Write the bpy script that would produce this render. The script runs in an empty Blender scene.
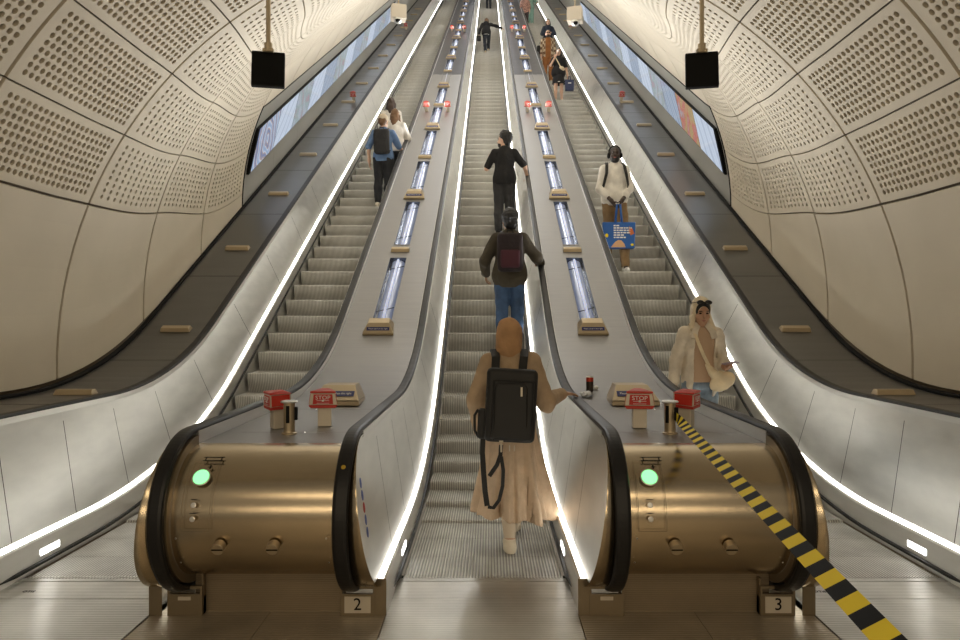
UPW=31; CONW=62; EXPO=0.06; CRW=85; STW=62
import bpy, math, random
import numpy as np
from mathutils import Vector, Matrix, Euler
random.seed(7); rng = np.random.default_rng(7)
SC = bpy.context.scene; COL = SC.collection
PI = math.pi
def R(d): return d*PI/180

# ------------------------------------------------------------------ materials
MATS = {}
def mat(name, col, metal=0.0, rough=0.5, emit=None, estr=0.0, noise=None, bump=None, alpha=None, trans=0.0, aniso=0.0, spec=None):
    """noise=(scale xyz, amount) varies the colour, bump=(scale xyz, strength, distance)"""
    if name in MATS: return MATS[name]
    m = bpy.data.materials.new(name); m.use_nodes = True; MATS[name] = m
    nt = m.node_tree; b = nt.nodes['Principled BSDF']
    b.inputs['Base Color'].default_value = (*col, 1); b.inputs['Metallic'].default_value = metal
    b.inputs['Roughness'].default_value = rough
    if trans: b.inputs['Transmission Weight'].default_value = trans
    if spec is not None: b.inputs['Specular IOR Level'].default_value = spec
    if aniso: b.inputs['Anisotropic'].default_value = aniso
    if emit:
        b.inputs['Emission Color'].default_value = (*emit, 1); b.inputs['Emission Strength'].default_value = estr
    if alpha is not None: b.inputs['Alpha'].default_value = alpha
    def tex(scale, detail=3.0):
        tc = nt.nodes.new('ShaderNodeTexCoord'); mp = nt.nodes.new('ShaderNodeMapping')
        mp.inputs['Scale'].default_value = scale
        nt.links.new(tc.outputs['Object'], mp.inputs['Vector'])
        n = nt.nodes.new('ShaderNodeTexNoise'); n.inputs['Scale'].default_value = 1.0
        n.inputs['Detail'].default_value = detail
        nt.links.new(mp.outputs['Vector'], n.inputs['Vector'])
        return n
    if noise:
        sc, amt = noise[0], noise[1]
        n = tex(sc)
        rmp = nt.nodes.new('ShaderNodeMapRange'); rmp.inputs[1].default_value = 0.3; rmp.inputs[2].default_value = 0.7
        rmp.inputs[3].default_value = 1-amt; rmp.inputs[4].default_value = 1+amt
        nt.links.new(n.outputs['Fac'], rmp.inputs[0])
        mx = nt.nodes.new('ShaderNodeVectorMath'); mx.operation = 'SCALE'
        mx.inputs[0].default_value = col
        nt.links.new(rmp.outputs[0], mx.inputs['Scale'])
        nt.links.new(mx.outputs[0], b.inputs['Base Color'])
        if len(noise) > 2:
            r2 = nt.nodes.new('ShaderNodeMapRange'); r2.inputs[1].default_value = .3; r2.inputs[2].default_value = .7
            r2.inputs[3].default_value = rough-noise[2]; r2.inputs[4].default_value = rough+noise[2]
            nt.links.new(n.outputs['Fac'], r2.inputs[0]); nt.links.new(r2.outputs[0], b.inputs['Roughness'])
    if bump:
        n = tex(bump[0]); bp = nt.nodes.new('ShaderNodeBump')
        bp.inputs['Strength'].default_value = bump[1]; bp.inputs['Distance'].default_value = bump[2]
        nt.links.new(n.outputs['Fac'], bp.inputs['Height']); nt.links.new(bp.outputs[0], b.inputs['Normal'])
    return m

def ribbed(name, col, metal, rough, axis, period, dist, noise_amt=.15, cvar=.25):
    """metal with fine ridges running across one axis (object space)"""
    m = mat(name, col, metal, rough); nt = m.node_tree; b = nt.nodes['Principled BSDF']
    tc = nt.nodes.new('ShaderNodeTexCoord'); sp = nt.nodes.new('ShaderNodeSeparateXYZ')
    nt.links.new(tc.outputs['Object'], sp.inputs[0])
    mu = nt.nodes.new('ShaderNodeMath'); mu.operation = 'MULTIPLY'; mu.inputs[1].default_value = 2*PI/period
    nt.links.new(sp.outputs[axis], mu.inputs[0])
    sn = nt.nodes.new('ShaderNodeMath'); sn.operation = 'SINE'; nt.links.new(mu.outputs[0], sn.inputs[0])
    bp = nt.nodes.new('ShaderNodeBump'); bp.inputs['Strength'].default_value = .8; bp.inputs['Distance'].default_value = dist
    nt.links.new(sn.outputs[0], bp.inputs['Height']); nt.links.new(bp.outputs[0], b.inputs['Normal'])
    n = nt.nodes.new('ShaderNodeTexNoise'); n.inputs['Scale'].default_value = 2.5; n.inputs['Detail'].default_value = 5
    nt.links.new(tc.outputs['Object'], n.inputs['Vector'])
    a = nt.nodes.new('ShaderNodeMapRange'); a.inputs[1].default_value = -1; a.inputs[2].default_value = 1
    a.inputs[3].default_value = 1-cvar; a.inputs[4].default_value = 1+cvar*.4
    nt.links.new(sn.outputs[0], a.inputs[0])
    c = nt.nodes.new('ShaderNodeMapRange'); c.inputs[1].default_value = .3; c.inputs[2].default_value = .7
    c.inputs[3].default_value = 1-noise_amt; c.inputs[4].default_value = 1+noise_amt
    nt.links.new(n.outputs['Fac'], c.inputs[0])
    pr = nt.nodes.new('ShaderNodeMath'); pr.operation = 'MULTIPLY'
    nt.links.new(a.outputs[0], pr.inputs[0]); nt.links.new(c.outputs[0], pr.inputs[1])
    mx = nt.nodes.new('ShaderNodeVectorMath'); mx.operation = 'SCALE'; mx.inputs[0].default_value = col
    nt.links.new(pr.outputs[0], mx.inputs['Scale']); nt.links.new(mx.outputs[0], b.inputs['Base Color'])
    return m

M = dict(
 grc   = mat('pale_cladding', (.69,.625,.51), 0, .65, noise=((1.2,1.2,1.2),.05), bump=((180,180,180),.12,.002)),
 grcb  = mat('cladding_backing', (.15,.115,.075), 0, .8),
 lining= mat('grey_lining', (.40,.40,.37), .25, .45, noise=((.8,.8,.8),.06)),
 steel = mat('satin_steel', (.76,.755,.73), .90, .34, noise=((2,3,9),.07,.05)),
 skirt = mat('skirt_steel', (.78,.775,.75), .88, .33, noise=((2,3,20),.05,.04)),
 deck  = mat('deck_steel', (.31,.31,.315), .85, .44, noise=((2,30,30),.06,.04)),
 decku = mat('deck_dark_reflection', (.10,.11,.135), .85, .36, noise=((2,30,30),.06,.04)),  # same deck steel, its dark reflections up the slope put into the colour
 ledge = mat('ledge_metal', (.15,.147,.14), .7, .34, noise=((1,6,6),.10,.05)),
 brass = mat('bronze_metal', (.56,.47,.335), 1, .24, noise=((.8,14,14),.04,.015)),
 brassd= ribbed('kick_bronze', (.27,.215,.145), .6, .5, 2, .012, .0004, .15, .12),
 pedm  = mat('pedestal_bronze', (.26,.21,.14), .7, .42, noise=((3,3,3),.06)),
 panelm = mat('panel_bronze', (.60,.51,.37), 1, .30),
 tan   = mat('tan_metal', (.50,.41,.28), .75, .40, noise=((3,3,3),.06)),
 rubber= mat('black_rubber', (.009,.009,.009), 0, .45, spec=.25),
 railg = mat('rail_rubber', (.012,.012,.013), 0, .42, spec=.35),
 black = mat('black_paint', (.004,.004,.004), 0, .6, spec=.15),
 dark  = mat('dark_gap', (.02,.02,.02), 0, .9),
 strip = mat('strip_lamp', (1,1,1), 0, .4, emit=(1,.965,.87), estr=10.0),
 spot  = mat('comb_lamp', (1,1,1), 0, .4, emit=(1,.98,.94), estr=7.0),
 green = mat('green_lamp', (.2,1,.4), 0, .4, emit=(.22,1,.30), estr=1.7),
 redp  = mat('red_paint', (.55,.035,.02), 0, .38),
 redt  = mat('red_sign', (.52,.02,.015), 0, .45),
 cream = mat('cream_metal', (.62,.56,.46), .3, .4),
 white = mat('white_paint', (.85,.85,.83), 0, .5),
 navy  = mat('navy_label', (.02,.03,.16), 0, .4),
 blue  = mat('blue_sticker', (.03,.10,.42), 0, .4),
 yellow= mat('yellow_tape', (.86,.66,.02), 0, .6, spec=.15),
 tapeb = mat('black_tape', (.008,.008,.008), 0, .6, spec=.08),
)
M['step'] = ribbed('step_aluminium', (.56,.55,.51), .45, .42, 0, .020, .003, .25, .5)
M['floor'] = ribbed('ridged_floor', (.50,.44,.35), .55, .40, 1, .022, .0012, .2, .18)
M['plate'] = ribbed('landing_steel', (.58,.565,.53), .85, .29, 1, .022, .0012, .15, .2)

# ------------------------------------------------------------------ object helpers
def link(name, me, parent=None, loc=(0,0,0), rot=(0,0,0)):
    o = bpy.data.objects.new(name, me); COL.objects.link(o)
    o.location = loc; o.rotation_euler = rot
    if parent: o.parent = parent
    return o
def mesh(name, V, F, m, smooth=False):
    me = bpy.data.meshes.new(name)
    me.from_pydata([tuple(map(float, v)) for v in V], [], [tuple(map(int, f)) for f in F])
    if isinstance(m, (list, tuple)):
        for x in m: me.materials.append(x)
    elif m: me.materials.append(m)
    if smooth: me.polygons.foreach_set('use_smooth', [True]*len(me.polygons))
    me.update(); return me
def empty(name, loc=(0,0,0), rz=0, label=None, cat=None, group=None):
    o = bpy.data.objects.new(name, None); COL.objects.link(o); o.location = loc; o.rotation_euler = (0,0,rz)
    o.empty_display_size = .1
    return tag(o, label, cat, group)
def tag(o, label=None, cat=None, group=None, kind=None):
    if label: o['label'] = label
    if cat: o['category'] = cat
    if group: o['group'] = group
    if kind: o['kind'] = kind
    return o
class MB:
    def __init__(s): s.V = []; s.F = []; s.mi = []
    def add(s, V, F, mi=0):
        b = len(s.V); s.V += [tuple(v) for v in V]; s.F += [tuple(b+i for i in f) for f in F]; s.mi += [mi]*len(F)
        return s
    def box(s, lo, hi, mi=0):
        x0,y0,z0 = lo; x1,y1,z1 = hi
        V = [(x0,y0,z0),(x1,y0,z0),(x1,y1,z0),(x0,y1,z0),(x0,y0,z1),(x1,y0,z1),(x1,y1,z1),(x0,y1,z1)]
        return s.add(V, [(0,3,2,1),(4,5,6,7),(0,1,5,4),(1,2,6,5),(2,3,7,6),(3,0,4,7)], mi)
    def hexa(s, V, mi=0):
        return s.add(V, [(0,3,2,1),(4,5,6,7),(0,1,5,4),(1,2,6,5),(2,3,7,6),(3,0,4,7)], mi)
    def tube(s, pts, r, n=10, mi=0, caps=True):
        pts = [Vector(p) for p in pts]; V = []; F = []
        rs = r if isinstance(r, (list, tuple)) else [r]*len(pts)
        up = None
        for i, p in enumerate(pts):
            t = (pts[min(i+1,len(pts)-1)]-pts[max(i-1,0)]).normalized()
            if up is None: up = t.orthogonal().normalized()
            up = (up - t*up.dot(t)).normalized(); w = t.cross(up)
            for k in range(n):
                a = 2*PI*k/n; V.append(p+(up*math.cos(a)+w*math.sin(a))*rs[i])
        for i in range(len(pts)-1):
            for k in range(n):
                k2 = (k+1) % n; F.append((i*n+k, i*n+k2, (i+1)*n+k2, (i+1)*n+k))
        if caps: F.append(tuple(range(n-1,-1,-1))); F.append(tuple(range((len(pts)-1)*n, len(pts)*n)))
        return s.add(V, F, mi)
    def lathe(s, prof, n=24, c=(0,0,0), mi=0):
        V = []; F = []
        for r, z in prof:
            for k in range(n):
                a = 2*PI*k/n; V.append((c[0]+r*math.cos(a), c[1]+r*math.sin(a), c[2]+z))
        for i in range(len(prof)-1):
            for k in range(n):
                k2 = (k+1) % n; F.append((i*n+k, i*n+k2, (i+1)*n+k2, (i+1)*n+k))
        F.append(tuple(range(n-1,-1,-1))); F.append(tuple(range((len(prof)-1)*n, len(prof)*n)))
        return s.add(V, F, mi)
    def xf(s, M4):
        s.V = [tuple(M4 @ Vector(v)) for v in s.V]; return s
    def me(s, name, m, smooth=False):
        me = mesh(name, s.V, s.F, m, smooth)
        if any(s.mi): me.polygons.foreach_set('material_index', s.mi)
        return me
    def obj(s, name, m, parent=None, loc=(0,0,0), rot=(0,0,0), smooth=False, bevel=0, auto=None):
        o = link(name, s.me(name, m, smooth), parent, loc, rot)
        if bevel:
            b = o.modifiers.new('bevel', 'BEVEL'); b.width = bevel; b.segments = 2; b.limit_method = 'ANGLE'
        return o
def copy_tree(o, parent=None):
    c = o.copy(); COL.objects.link(c); c.parent = parent
    for ch in list(o.children): copy_tree(ch, c)
    return c
def text_mesh(s, size, m, ext=.0012, align='CENTER'):
    cu = bpy.data.curves.new('lettering', 'FONT'); cu.body = s; cu.size = size; cu.extrude = ext
    cu.align_x = align; cu.align_y = 'CENTER'; cu.resolution_u = 3
    o = bpy.data.objects.new('lettering', cu); COL.objects.link(o)
    dg = bpy.context.evaluated_depsgraph_get(); dg.update()
    me = bpy.data.meshes.new_from_object(o.evaluated_get(dg))
    bpy.data.objects.remove(o); bpy.data.curves.remove(cu)
    me.materials.clear(); me.materials.append(m); return me
def sweep(path, sec, closed=True, xs=0.0):
    """path: list of (y,z); sec: list of (x, n) with n along the path normal (up for a level path)."""
    P = np.array(path, float); V = []; F = []; n = len(sec)
    for i in range(len(P)):
        t = P[min(i+1,len(P)-1)]-P[max(i-1,0)]; t = t/np.linalg.norm(t); nr = np.array([-t[1], t[0]])
        for (x, k) in sec: V.append((xs+x, P[i,0]+nr[0]*k, P[i,1]+nr[1]*k))
    for i in range(len(P)-1):
        for k in range(n if closed else n-1):
            k2 = (k+1) % n; F.append((i*n+k, (i+1)*n+k, (i+1)*n+k2, i*n+k2))
    if closed: F.append(tuple(range(n))); F.append(tuple(range((len(P)-1)*n+n-1, (len(P)-1)*n-1, -1)))
    return V, F

# ------------------------------------------------------------------ the side profile of the escalators
T30 = math.tan(R(30)); YEND = 50.0
def prof(flat, d0, L):
    s, e, Rr = d0-L, d0+L*math.cos(R(30)), L/math.tan(R(15))
    def f(d):
        if d < s: return flat
        if d <= e: return flat+Rr-math.sqrt(Rr*Rr-(d-s)**2)
        return flat+T30*(d-d0)
    return f
nose = prof(0, 6.70, 1.60)
hr = prof(1.02, 6.847, 1.15)
def deckz(d):
    t = min(1, max(0, (d-5.0)/2.6)); return hr(d)-.085+.038*t*t*(3-2*t)
def zc(d):
    t = min(1, max(0, (d-7.4)/2.6)); return hr(d)+.15-.16*t*t*(3-2*t)
def ledgez(d): return hr(d)-.022
def dl(a, b, n=None):
    """sample distances: dense through the bend, sparse on straights"""
    base = [a] + [x for x in np.arange(4.0, 9.01, .15) if a < x < b] + [x for x in np.arange(10, YEND, 4.0) if a < x < b] + [b]
    return base
EC = (-2.37, 0.0, 2.37)      # centre lines of the three escalators
HW = .7175                    # handrail offset
NC = (3.95, .575)             # newel circle centre (y,z)
# ------------------------------------------------------------------ steps
def step_mesh():
    W = .505; V = []; F = []
    sec = [(.40,0.0)] + [(.008,0.0),(0,-.006)] + [(.078*t**2.0, -.006-.238*t) for t in np.linspace(.1,1,9)]
    xs = np.linspace(-W, W, 2)
    for y, z in sec:
        for x in xs: V.append((x, y, z))
    for i in range(len(sec)-1): F.append((i*2, i*2+1, i*2+3, i*2+2))
    # side walls
    b = len(V)
    for sx in (-W, W):
        i0 = len(V)
        for y, z in sec: V.append((sx, y, z))
        V.append((sx, .40, -.241))
        F.append(tuple(range(i0, len(V))) if sx < 0 else tuple(range(len(V)-1, i0-1, -1)))
    me = mesh('step', V, F, M['step'])
    me.polygons.foreach_set('use_smooth', [1 < i < len(sec)-1 for i in range(len(me.polygons))])
    return me
STEP = step_mesh()
Y0 = 4.385

def skirt_section(): pass

def newel_path(r, n=22, tail=True):
    y0, z0 = NC
    pts = [(y0 - r*math.sin(a), z0 + r*math.cos(a)) for a in np.linspace(0, PI, n)]
    if tail: pts += [(y0+.12, z0-r+.004), (y0+.24, z0-r+.02)]
    return pts

def panel_piece(d0, d1, x_of, n=None):
    """balustrade panel between two bottom stations; returns rows of quads"""
    ds = [d0] + [x for x in np.arange(4.2, 9.0, .25) if d0+.02 < x < d1-.02] + [d1]
    V = []; F = []; K = 7
    for d in ds:
        sl = min(1, max(0, (d-5.2)/3.0)); k = .36*sl
        zb, dt = nose(d)+.235, d-k
        zt = hr(dt)-.055
        for j in range(K):
            t = j/(K-1); V.append((x_of(t), d-k*t, zb+(zt-zb)*t))
    for i in range(len(ds)-1):
        for j in range(K-1): F.append((i*K+j, (i+1)*K+j, (i+1)*K+j+1, i*K+j+1))
    return V, F

def build_escalator(c, label, outer):
    e = empty('escalator', (c, 4.38, 0), 0, label, 'escalator', 'escalators in the shaft')
    inv = (-c, -4.38, 0)
    def put(mb, name, m, smooth=False, bevel=0): return mb.obj(name, m, e, inv, smooth=smooth, bevel=bevel)
    # steps
    k = 0
    last = MB()
    while True:
        y = Y0 + .4*k
        if y > 47.5: break
        if k < 100:
            link('step', STEP, e, (0, y-4.38, nose(y)))
        else:
            vs = [(v.co.x+c, v.co.y+y, v.co.z+nose(y)) for v in STEP.vertices]
            last.add(vs, [tuple(p.vertices) for p in STEP.polygons])
        k += 1
    o = put(last, 'step', M['step']); o['kind'] = 'stuff'
    # landing plate with comb
    lp = MB()
    lp.box((c-.53, 2.3, -.03), (c+.53, 4.06, .004)); lp.box((c-.53, 4.066, -.03), (c+.53, 4.33, .004))
    lo = put(lp, 'landing_plate', M['plate'])
    cm = MB(); cm.hexa([(c-.525,4.333,-.03),(c+.525,4.333,-.03),(c+.525,4.395,-.03),(c-.525,4.395,-.03),
                        (c-.525,4.333,.006),(c+.525,4.333,.006),(c+.525,4.395,.001),(c-.525,4.395,.001)])
    for x in np.arange(-.50, .501, .02): cm.box((c+x-.004, 4.39, -.02), (c+x+.004, 4.42, .004))
    put(cm, 'comb_plate', M['plate'])
    tm = text_mesh('OTIS', .035, M['dark'] if c else M['cream'], .0006)
    link('maker_lettering', tm, e, (.03 if c == 0 else -.35, 4.17-4.38, .0052))
    for s in (-1, 1):
        X = lambda w: c+s*w
        side_out = (outer == s)
        ds = dl(3.85, YEND)
        # skirt: vertical face, then a lamp strip along its chamfered top edge
        V = []; F = []
        sec = [(.575,-.28),(.530,-.28),(.530,.02),(.533,.195),(.545,.208)]
        for d in ds:
            for w, z in sec: V.append((X(w), d, max(0.0, nose(d)+z) if z < 0 else nose(d)+z))
        n = len(sec)
        for i in range(len(ds)-1):
            for q in range(n-1):
                f = (i*n+q, i*n+q+1, (i+1)*n+q+1, (i+1)*n+q); F.append(f if s > 0 else f[::-1])
        mb = MB().add(V, F)
        put(mb, 'skirt_panel', M['skirt'])
        mb = MB(); mb.box((min(X(.53),X(.60)),3.842,0.001),(max(X(.53),X(.60)),3.85,.205)); put(mb, 'skirt_end', M['pedm'])
        V = []; F = []
        sec = [(.5445,.206),(.546,.212),(.557,.226),(.574,.230),(.574,.206)]
        for d in ds:
            for w, z in sec: V.append((X(w), d, nose(d)+z))
        n = len(sec)
        for i in range(len(ds)-1):
            for q in range(n):
                q2 = (q+1) % n
                f = (i*n+q, i*n+q2, (i+1)*n+q2, (i+1)*n+q); F.append(f if s > 0 else f[::-1])
        F.append(tuple(range(n)))
        put(MB().add(V, F), 'light_strip', M['strip'])
        # brush deflector on the skirt
        V = []; F = []
        dsb = dl(4.15, YEND)
        for d in dsb:
            tp = min(1, (d-4.15)/.12+.15)
            for w, z in ((.529,.055),(.512-.0*tp,.052),(.510,.035),(.529,.03)):
                V.append((X(.53-(.53-w)*tp), d, nose(d)+.0425+(z-.0425)*tp))
        for i in range(len(dsb)-1):
            for q in range(4):
                q2 = (q+1) % 4; f = (i*4+q, i*4+q2, (i+1)*4+q2, (i+1)*4+q); F.append(f if s > 0 else f[::-1])
        F.append((0,1,2,3))
        put(MB().add(V, F), 'skirt_brush', M['rubber'])
        # little lamp in the skirt above the comb
        mb = MB(); mb.hexa([(X(.5285),4.56,.085),(X(.534),4.56,.085),(X(.534),4.76,.085),(X(.5285),4.76,.085),
                            (X(.5285),4.56,.125),(X(.534),4.56,.125),(X(.534),4.76,.125),(X(.5285),4.76,.125)])
        put(mb, 'comb_light', M['spot'])
        # inner balustrade panels, leaning outwards, with narrow joints; the lowest one ends in the newel circle
        x_of = lambda t: X(.568+.104*t)
        mb = MB(); r0 = .425; rim = []
        V = []; F = []; K = 9; ns = 15
        zs0 = .235
        for i in range(ns):
            a = PI/2*i/(ns-1); d = NC[0]-r0*math.cos(a)
            zt = min(NC[1]+r0*math.sin(a), hr(d)-.03); zb = max(NC[1]-r0*math.sin(a), zs0)
            for j in range(K):
                z = zb+(zt-zb)*j/(K-1); V.append((x_of((z-zs0)/(.965-zs0)), d, z))
            rim.append((d, zt, zb))
        for i in range(ns-1):
            for j in range(K-1): F.append((i*K+j, (i+1)*K+j, (i+1)*K+j+1, i*K+j+1))
        mb.add(V, [f if s < 0 else f[::-1] for f in F])
        st = [3.93, 4.34, 5.02, 5.75, 6.55] + [7.5+1.22*i for i in range(36)]
        st = [x for x in st if x < YEND]
        for i in range(len(st)-1):
            V, F = panel_piece(st[i]+(.0035 if i else 0), st[i+1]-.0035, x_of)
            mb.add(V, [f if s < 0 else f[::-1] for f in F])
        put(mb, 'balustrade_panel', M['steel'])
        # dark backing behind the joints
        V, F = panel_piece(4.2, YEND-1, lambda t: X(.580+.104*t)); put(MB().add(V, F), 'balustrade_backing', M['dark'])
        # cap rail carrying the handrail, and the rounded rim of the newel
        V, F = sweep([(d, hr(d)-.05) for d in dl(3.95, YEND)], [(-.044,-.07),(-.044,.034),(.044,.034),(.044,-.07)], True, X(HW))
        put(MB().add(V, F), 'cap_rail', M['skirt'])
        V, F = sweep(newel_path(.385, n=40, tail=False)[::-1], [(-.044,-.07),(-.044,.020),(.044,.020),(.044,-.07)], True, X(HW))
        put(MB().add(V, F), 'newel_guide', M['pedm'])
        mb = MB(); V = []; F = []
        rp = [(d, zt) for d, zt, zb in rim[::-1]] + [(NC[0]-r0*math.cos(a), NC[1]-r0*math.sin(a)) for a in np.linspace(.05, 1.50, 16)]
        for d, z in rp:
            xi = .568+.104*min(1, max(-.08, (z-zs0)/(.965-zs0)))
            V += [(X(xi), d, z), (X(.684), d, z), (X(.684), d+(NC[0]-d)*.1, z+(NC[1]-z)*.1)]
        for i in range(len(rp)-1):
            for q in range(2):
                f = (i*3+q, (i+1)*3+q, (i+1)*3+q+1, i*3+q+1); F.append(f if s > 0 else f[::-1])
        mb.add(V, F)
        # cheeks closing the newel disc
        for w in (.68,):
            V = [(X(w), NC[0], NC[1])] + [(X(w), y, z) for y, z in newel_path(.39, tail=False)]
            mb.add(V, [(0, i, i+1) for i in range(1, len(V)-1)])
        put(mb, 'newel_rim', M['brass'], smooth=True)
        # handrail
        pth = newel_path(.434, n=44)[::-1] + [(d, hr(d)-.01) for d in dl(3.97, YEND)]
        sec = [(-.040,-.014),(-.040,.004),(-.034,.013),(-.02,.017),(.02,.017),(.034,.013),(.040,.004),(.040,-.014),(.03,-.02),(-.03,-.02)]
        V, F = sweep(pth, sec, True, X(HW)); put(MB().add(V, F), 'handrail', M['railg'], smooth=False)
    return e

e1 = build_escalator(EC[0], 'steel escalator carrying the capped man and two women upward', -1)
e2 = build_escalator(EC[1], 'middle escalator between the two drums, hooded woman boarding it', 0)
e3 = build_escalator(EC[2], 'escalator bringing riders down, its landing crossed by striped tape', 1)
# a speck of yellow on one rail and blue sticker marks on one newel panel
for k, z in enumerate((.86,.79,.71,.62,.53,.44)):
    pass

# ------------------------------------------------------------------ dividing decks with their drums
def build_deck(c0, c1, label, lab_n, plates):
    xl, xr = c0+HW+.046, c1-HW-.046; xm = (xl+xr)/2
    D = empty('dividing_deck', (xm, 3.93, 0), 0, label, 'escalator deck', 'decks between the escalators')
    inv = (-xm, -3.93, 0)
    def put(mb, name, m, **k): return mb.obj(name, m, D, inv, **k)
    # openings for the recessed lamps
    def plate(d0, d1, m, name, slots):
        mb = MB(); cuts = sorted(slots)
        hw = .115
        def strip_(a, b, xa, xb):
            ds = [a]+[x for x in np.arange(4.2, 9.0, .2) if a+.02 < x < b-.02]+[b]
            V = []; F = []
            for d in ds:
                V += [(xa,d,deckz(d)),(xb,d,deckz(d))]
            for i in range(len(ds)-1): F.append((2*i,2*i+1,2*i+3,2*i+2))
            mb.add(V, F)
        strip_(d0, d1, xl, xm-hw); strip_(d0, d1, xm+hw, xr)
        a = d0
        for s0, s1 in cuts:
            if s0 < d0 or s1 > d1: continue
            strip_(a, s0, xm-hw, xm+hw); a = s1
        strip_(a, d1, xm-hw, xm+hw)
        # turned-down lips at the sides
        for x in (xl, xr):
            ds = dl(d0, d1); V = []; F = []
            for d in ds: V += [(x,d,deckz(d)),(x,d,deckz(d)-.05)]
            for i in range(len(ds)-1): F.append((2*i,2*i+1,2*i+3,2*i+2))
            mb.add(V, F)
        put(mb, name, m)
    plate(NC[0], 4.32, M['deck'], 'deck_plate', [])
    plate(4.325, 5.38, M['deck'], 'deck_plate', [])
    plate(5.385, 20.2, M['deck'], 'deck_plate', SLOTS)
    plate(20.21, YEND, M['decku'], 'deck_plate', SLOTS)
    # drum
    y0, z0 = NC; r = deckz(4.0)-NC[1]
    pth = [(y0-r*math.sin(a), z0+r*math.cos(a)) for a in np.linspace(0, PI, 40)] + [(y0+.1, z0-r)]
    V = []; F = []
    for y, z in pth: V += [(xl, y, z), (xr, y, z)]
    for i in range(len(pth)-1): F.append((2*i, 2*i+2, 2*i+3, 2*i+1))
    me = mesh('end_drum', V, F, M['brass'], True); link('end_drum', me, D, inv)
    mb = MB(); mb.box((xl, 3.90, 0), (xr, 3.93, z0-r+.005)); put(mb, 'kick_panel', M['brassd'])
    # pedestals with plates
    for (xc, txt) in plates:
        hw = .096; zt = .185
        mb = MB()
        mb.box((xc-hw,3.84,0),(xc+hw,3.86,.120)); mb.box((xc-hw,3.84,.148),(xc+hw,3.86,.163))
        mb.box((xc-hw,3.84,.118),(xc-hw+.012,3.86,.148)); mb.box((xc+hw-.012,3.84,.118),(xc+hw,3.86,.148))
        mb.box((xc-hw,3.861,0),(xc-hw+.012,4.2,.20)); mb.box((xc+hw-.012,3.861,0),(xc+hw,4.2,.235))
        mb.box((xc-hw,3.861,0),(xc+hw,3.90,.10))
        p = put(mb, 'pedestal', M['pedm'], bevel=.002)
        def on(me, name, y, x, z): return link(name, me, p, (x, y, z), (PI/2,0,0))
        if txt in '23':
            pl = MB(); pl.box((xc-.072,3.836,.018),(xc+.072,3.84,.108)); pl.obj('number_plate', M['cream'], p)
            on(text_mesh(txt, .095, M['black'], .001), 'number', 3.8345, xc, .064)
        else:
            pl = MB()
            pl.box((xc-.035,3.836,.088),(xc+.035,3.84,.108)); pl.obj('maker_sticker', M['cream'], p)
    # drum fittings
    def on_drum(x, ang, lift=0):
        """matrix at angle (0 = straight to the front, + upward) on the drum"""
        a = R(ang); n = Vector((0, -math.cos(a), math.sin(a)))
        p = Vector((x-xm, -r*math.cos(a), z0+r*math.sin(a))) + n*lift
        ux = Vector((1,0,0)); uy = n.cross(ux)
        return Matrix(((ux.x,uy.x,n.x,p.x),(ux.y,uy.y,n.y,p.y),(ux.z,uy.z,n.z,p.z),(0,0,0,1)))
    lx = xl + lab_n
    hw = .072; mb = MB()
    arc = [(-hw, a) for a in np.linspace(-4, 58, 24)]; loop = arc+[(x, 58) for x in np.linspace(-hw, hw, 5)[1:]]+[(hw, a) for a in np.linspace(58, -4, 24)[1:]]+[(x, -4) for x in np.linspace(hw, -hw, 5)[1:]]
    mb.tube([tuple(on_drum(lx+x, a, .0004).translation) for x, a in loop], .0011, 5); mb.obj('control_outline', M['pedm'], D)
    def put_m(mb, name, m, mat4, smooth=False, parent=None):
        o = mb.obj(name, m, D if parent is None else parent, smooth=smooth); o.matrix_local = mat4; return o
    mb = MB().lathe([(.0001,.012),(.03,.011),(.041,.007),(.044,.0)][::-1], 28); put_m(mb, 'green_light', M['green'], on_drum(lx, 40, .003), True)
    mb = MB().lathe([(.048,0),(.048,.005),(.044,.006)], 28); put_m(mb, 'light_bezel', M['steel'], on_drum(lx, 40, .0025))
    # arrow-like mark above the lamp
    mb = MB(); mb.box((-.055,.010,0),(.055,.016,.001)); mb.box((-.055,-.016,0),(.055,-.010,.001)); mb.box((-.045,-.01,0),(-.039,.012,.001)); mb.box((.039,-.012,0),(.045,.01,.001))
    put_m(mb, 'direction_mark', M['black'], on_drum(lx+.03, 59, .003))
    mb = MB(); mb.box((-.004,-.012,0),(.004,.012,.001)); mb.box((-.012,-.002,0),(.012,.002,.001)); put_m(mb, 'direction_mark', M['black'], on_drum(lx+.03, 50, .003))
    for a in (17, 6):
        mb = MB().lathe([(.014,0),(.014,.006),(.010,.007)], 16); put_m(mb, 'key_switch', M['steel'], on_drum(lx-.012, a, .0025))
        mb = MB(); mb.box((-.016,-.002,0),(.016,.002,.001)); put_m(mb, 'switch_marking', M['black'], on_drum(lx-.012, a+4.5, .0028))
    for x in (lx+.12, lx+.40):
        mb = MB().lathe([(.032,-.01),(.032,.030),(.029,.034)], 24); o = put_m(mb, 'turn_lock', M['tan'], on_drum(x, -17, 0))
        mb = MB(); mb.box((-.029,-.004,.0342),(.029,.004,.0352)); mb.obj('slot', M['black'], o)
    for x in (xl+.035, xr-.035):
        for a in (-10, -35):
            mb = MB().lathe([(.0045,0),(.0045,.002),(.002,.003)], 8); put_m(mb, 'rivet', M['steel'], on_drum(x, a, 0))
    return D, xm

NODES = [7.76+1.84*i for i in range(22)]
SLOTS = [(n+.17, n+1.84-.20) for n in NODES[:-1]]
d1, XM1 = build_deck(EC[0], EC[1], 'steel deck and bronze drum whose pedestal is numbered 2', .135, [(EC[0]+HW+.01,'x'), (EC[1]-HW+.03,'2')])
d2, XM2 = build_deck(EC[1], EC[2], 'steel deck and bronze drum whose pedestal is numbered 3', .115, [(EC[1]+HW-.03,'x'), (EC[2]-HW-.02,'3')])

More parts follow.
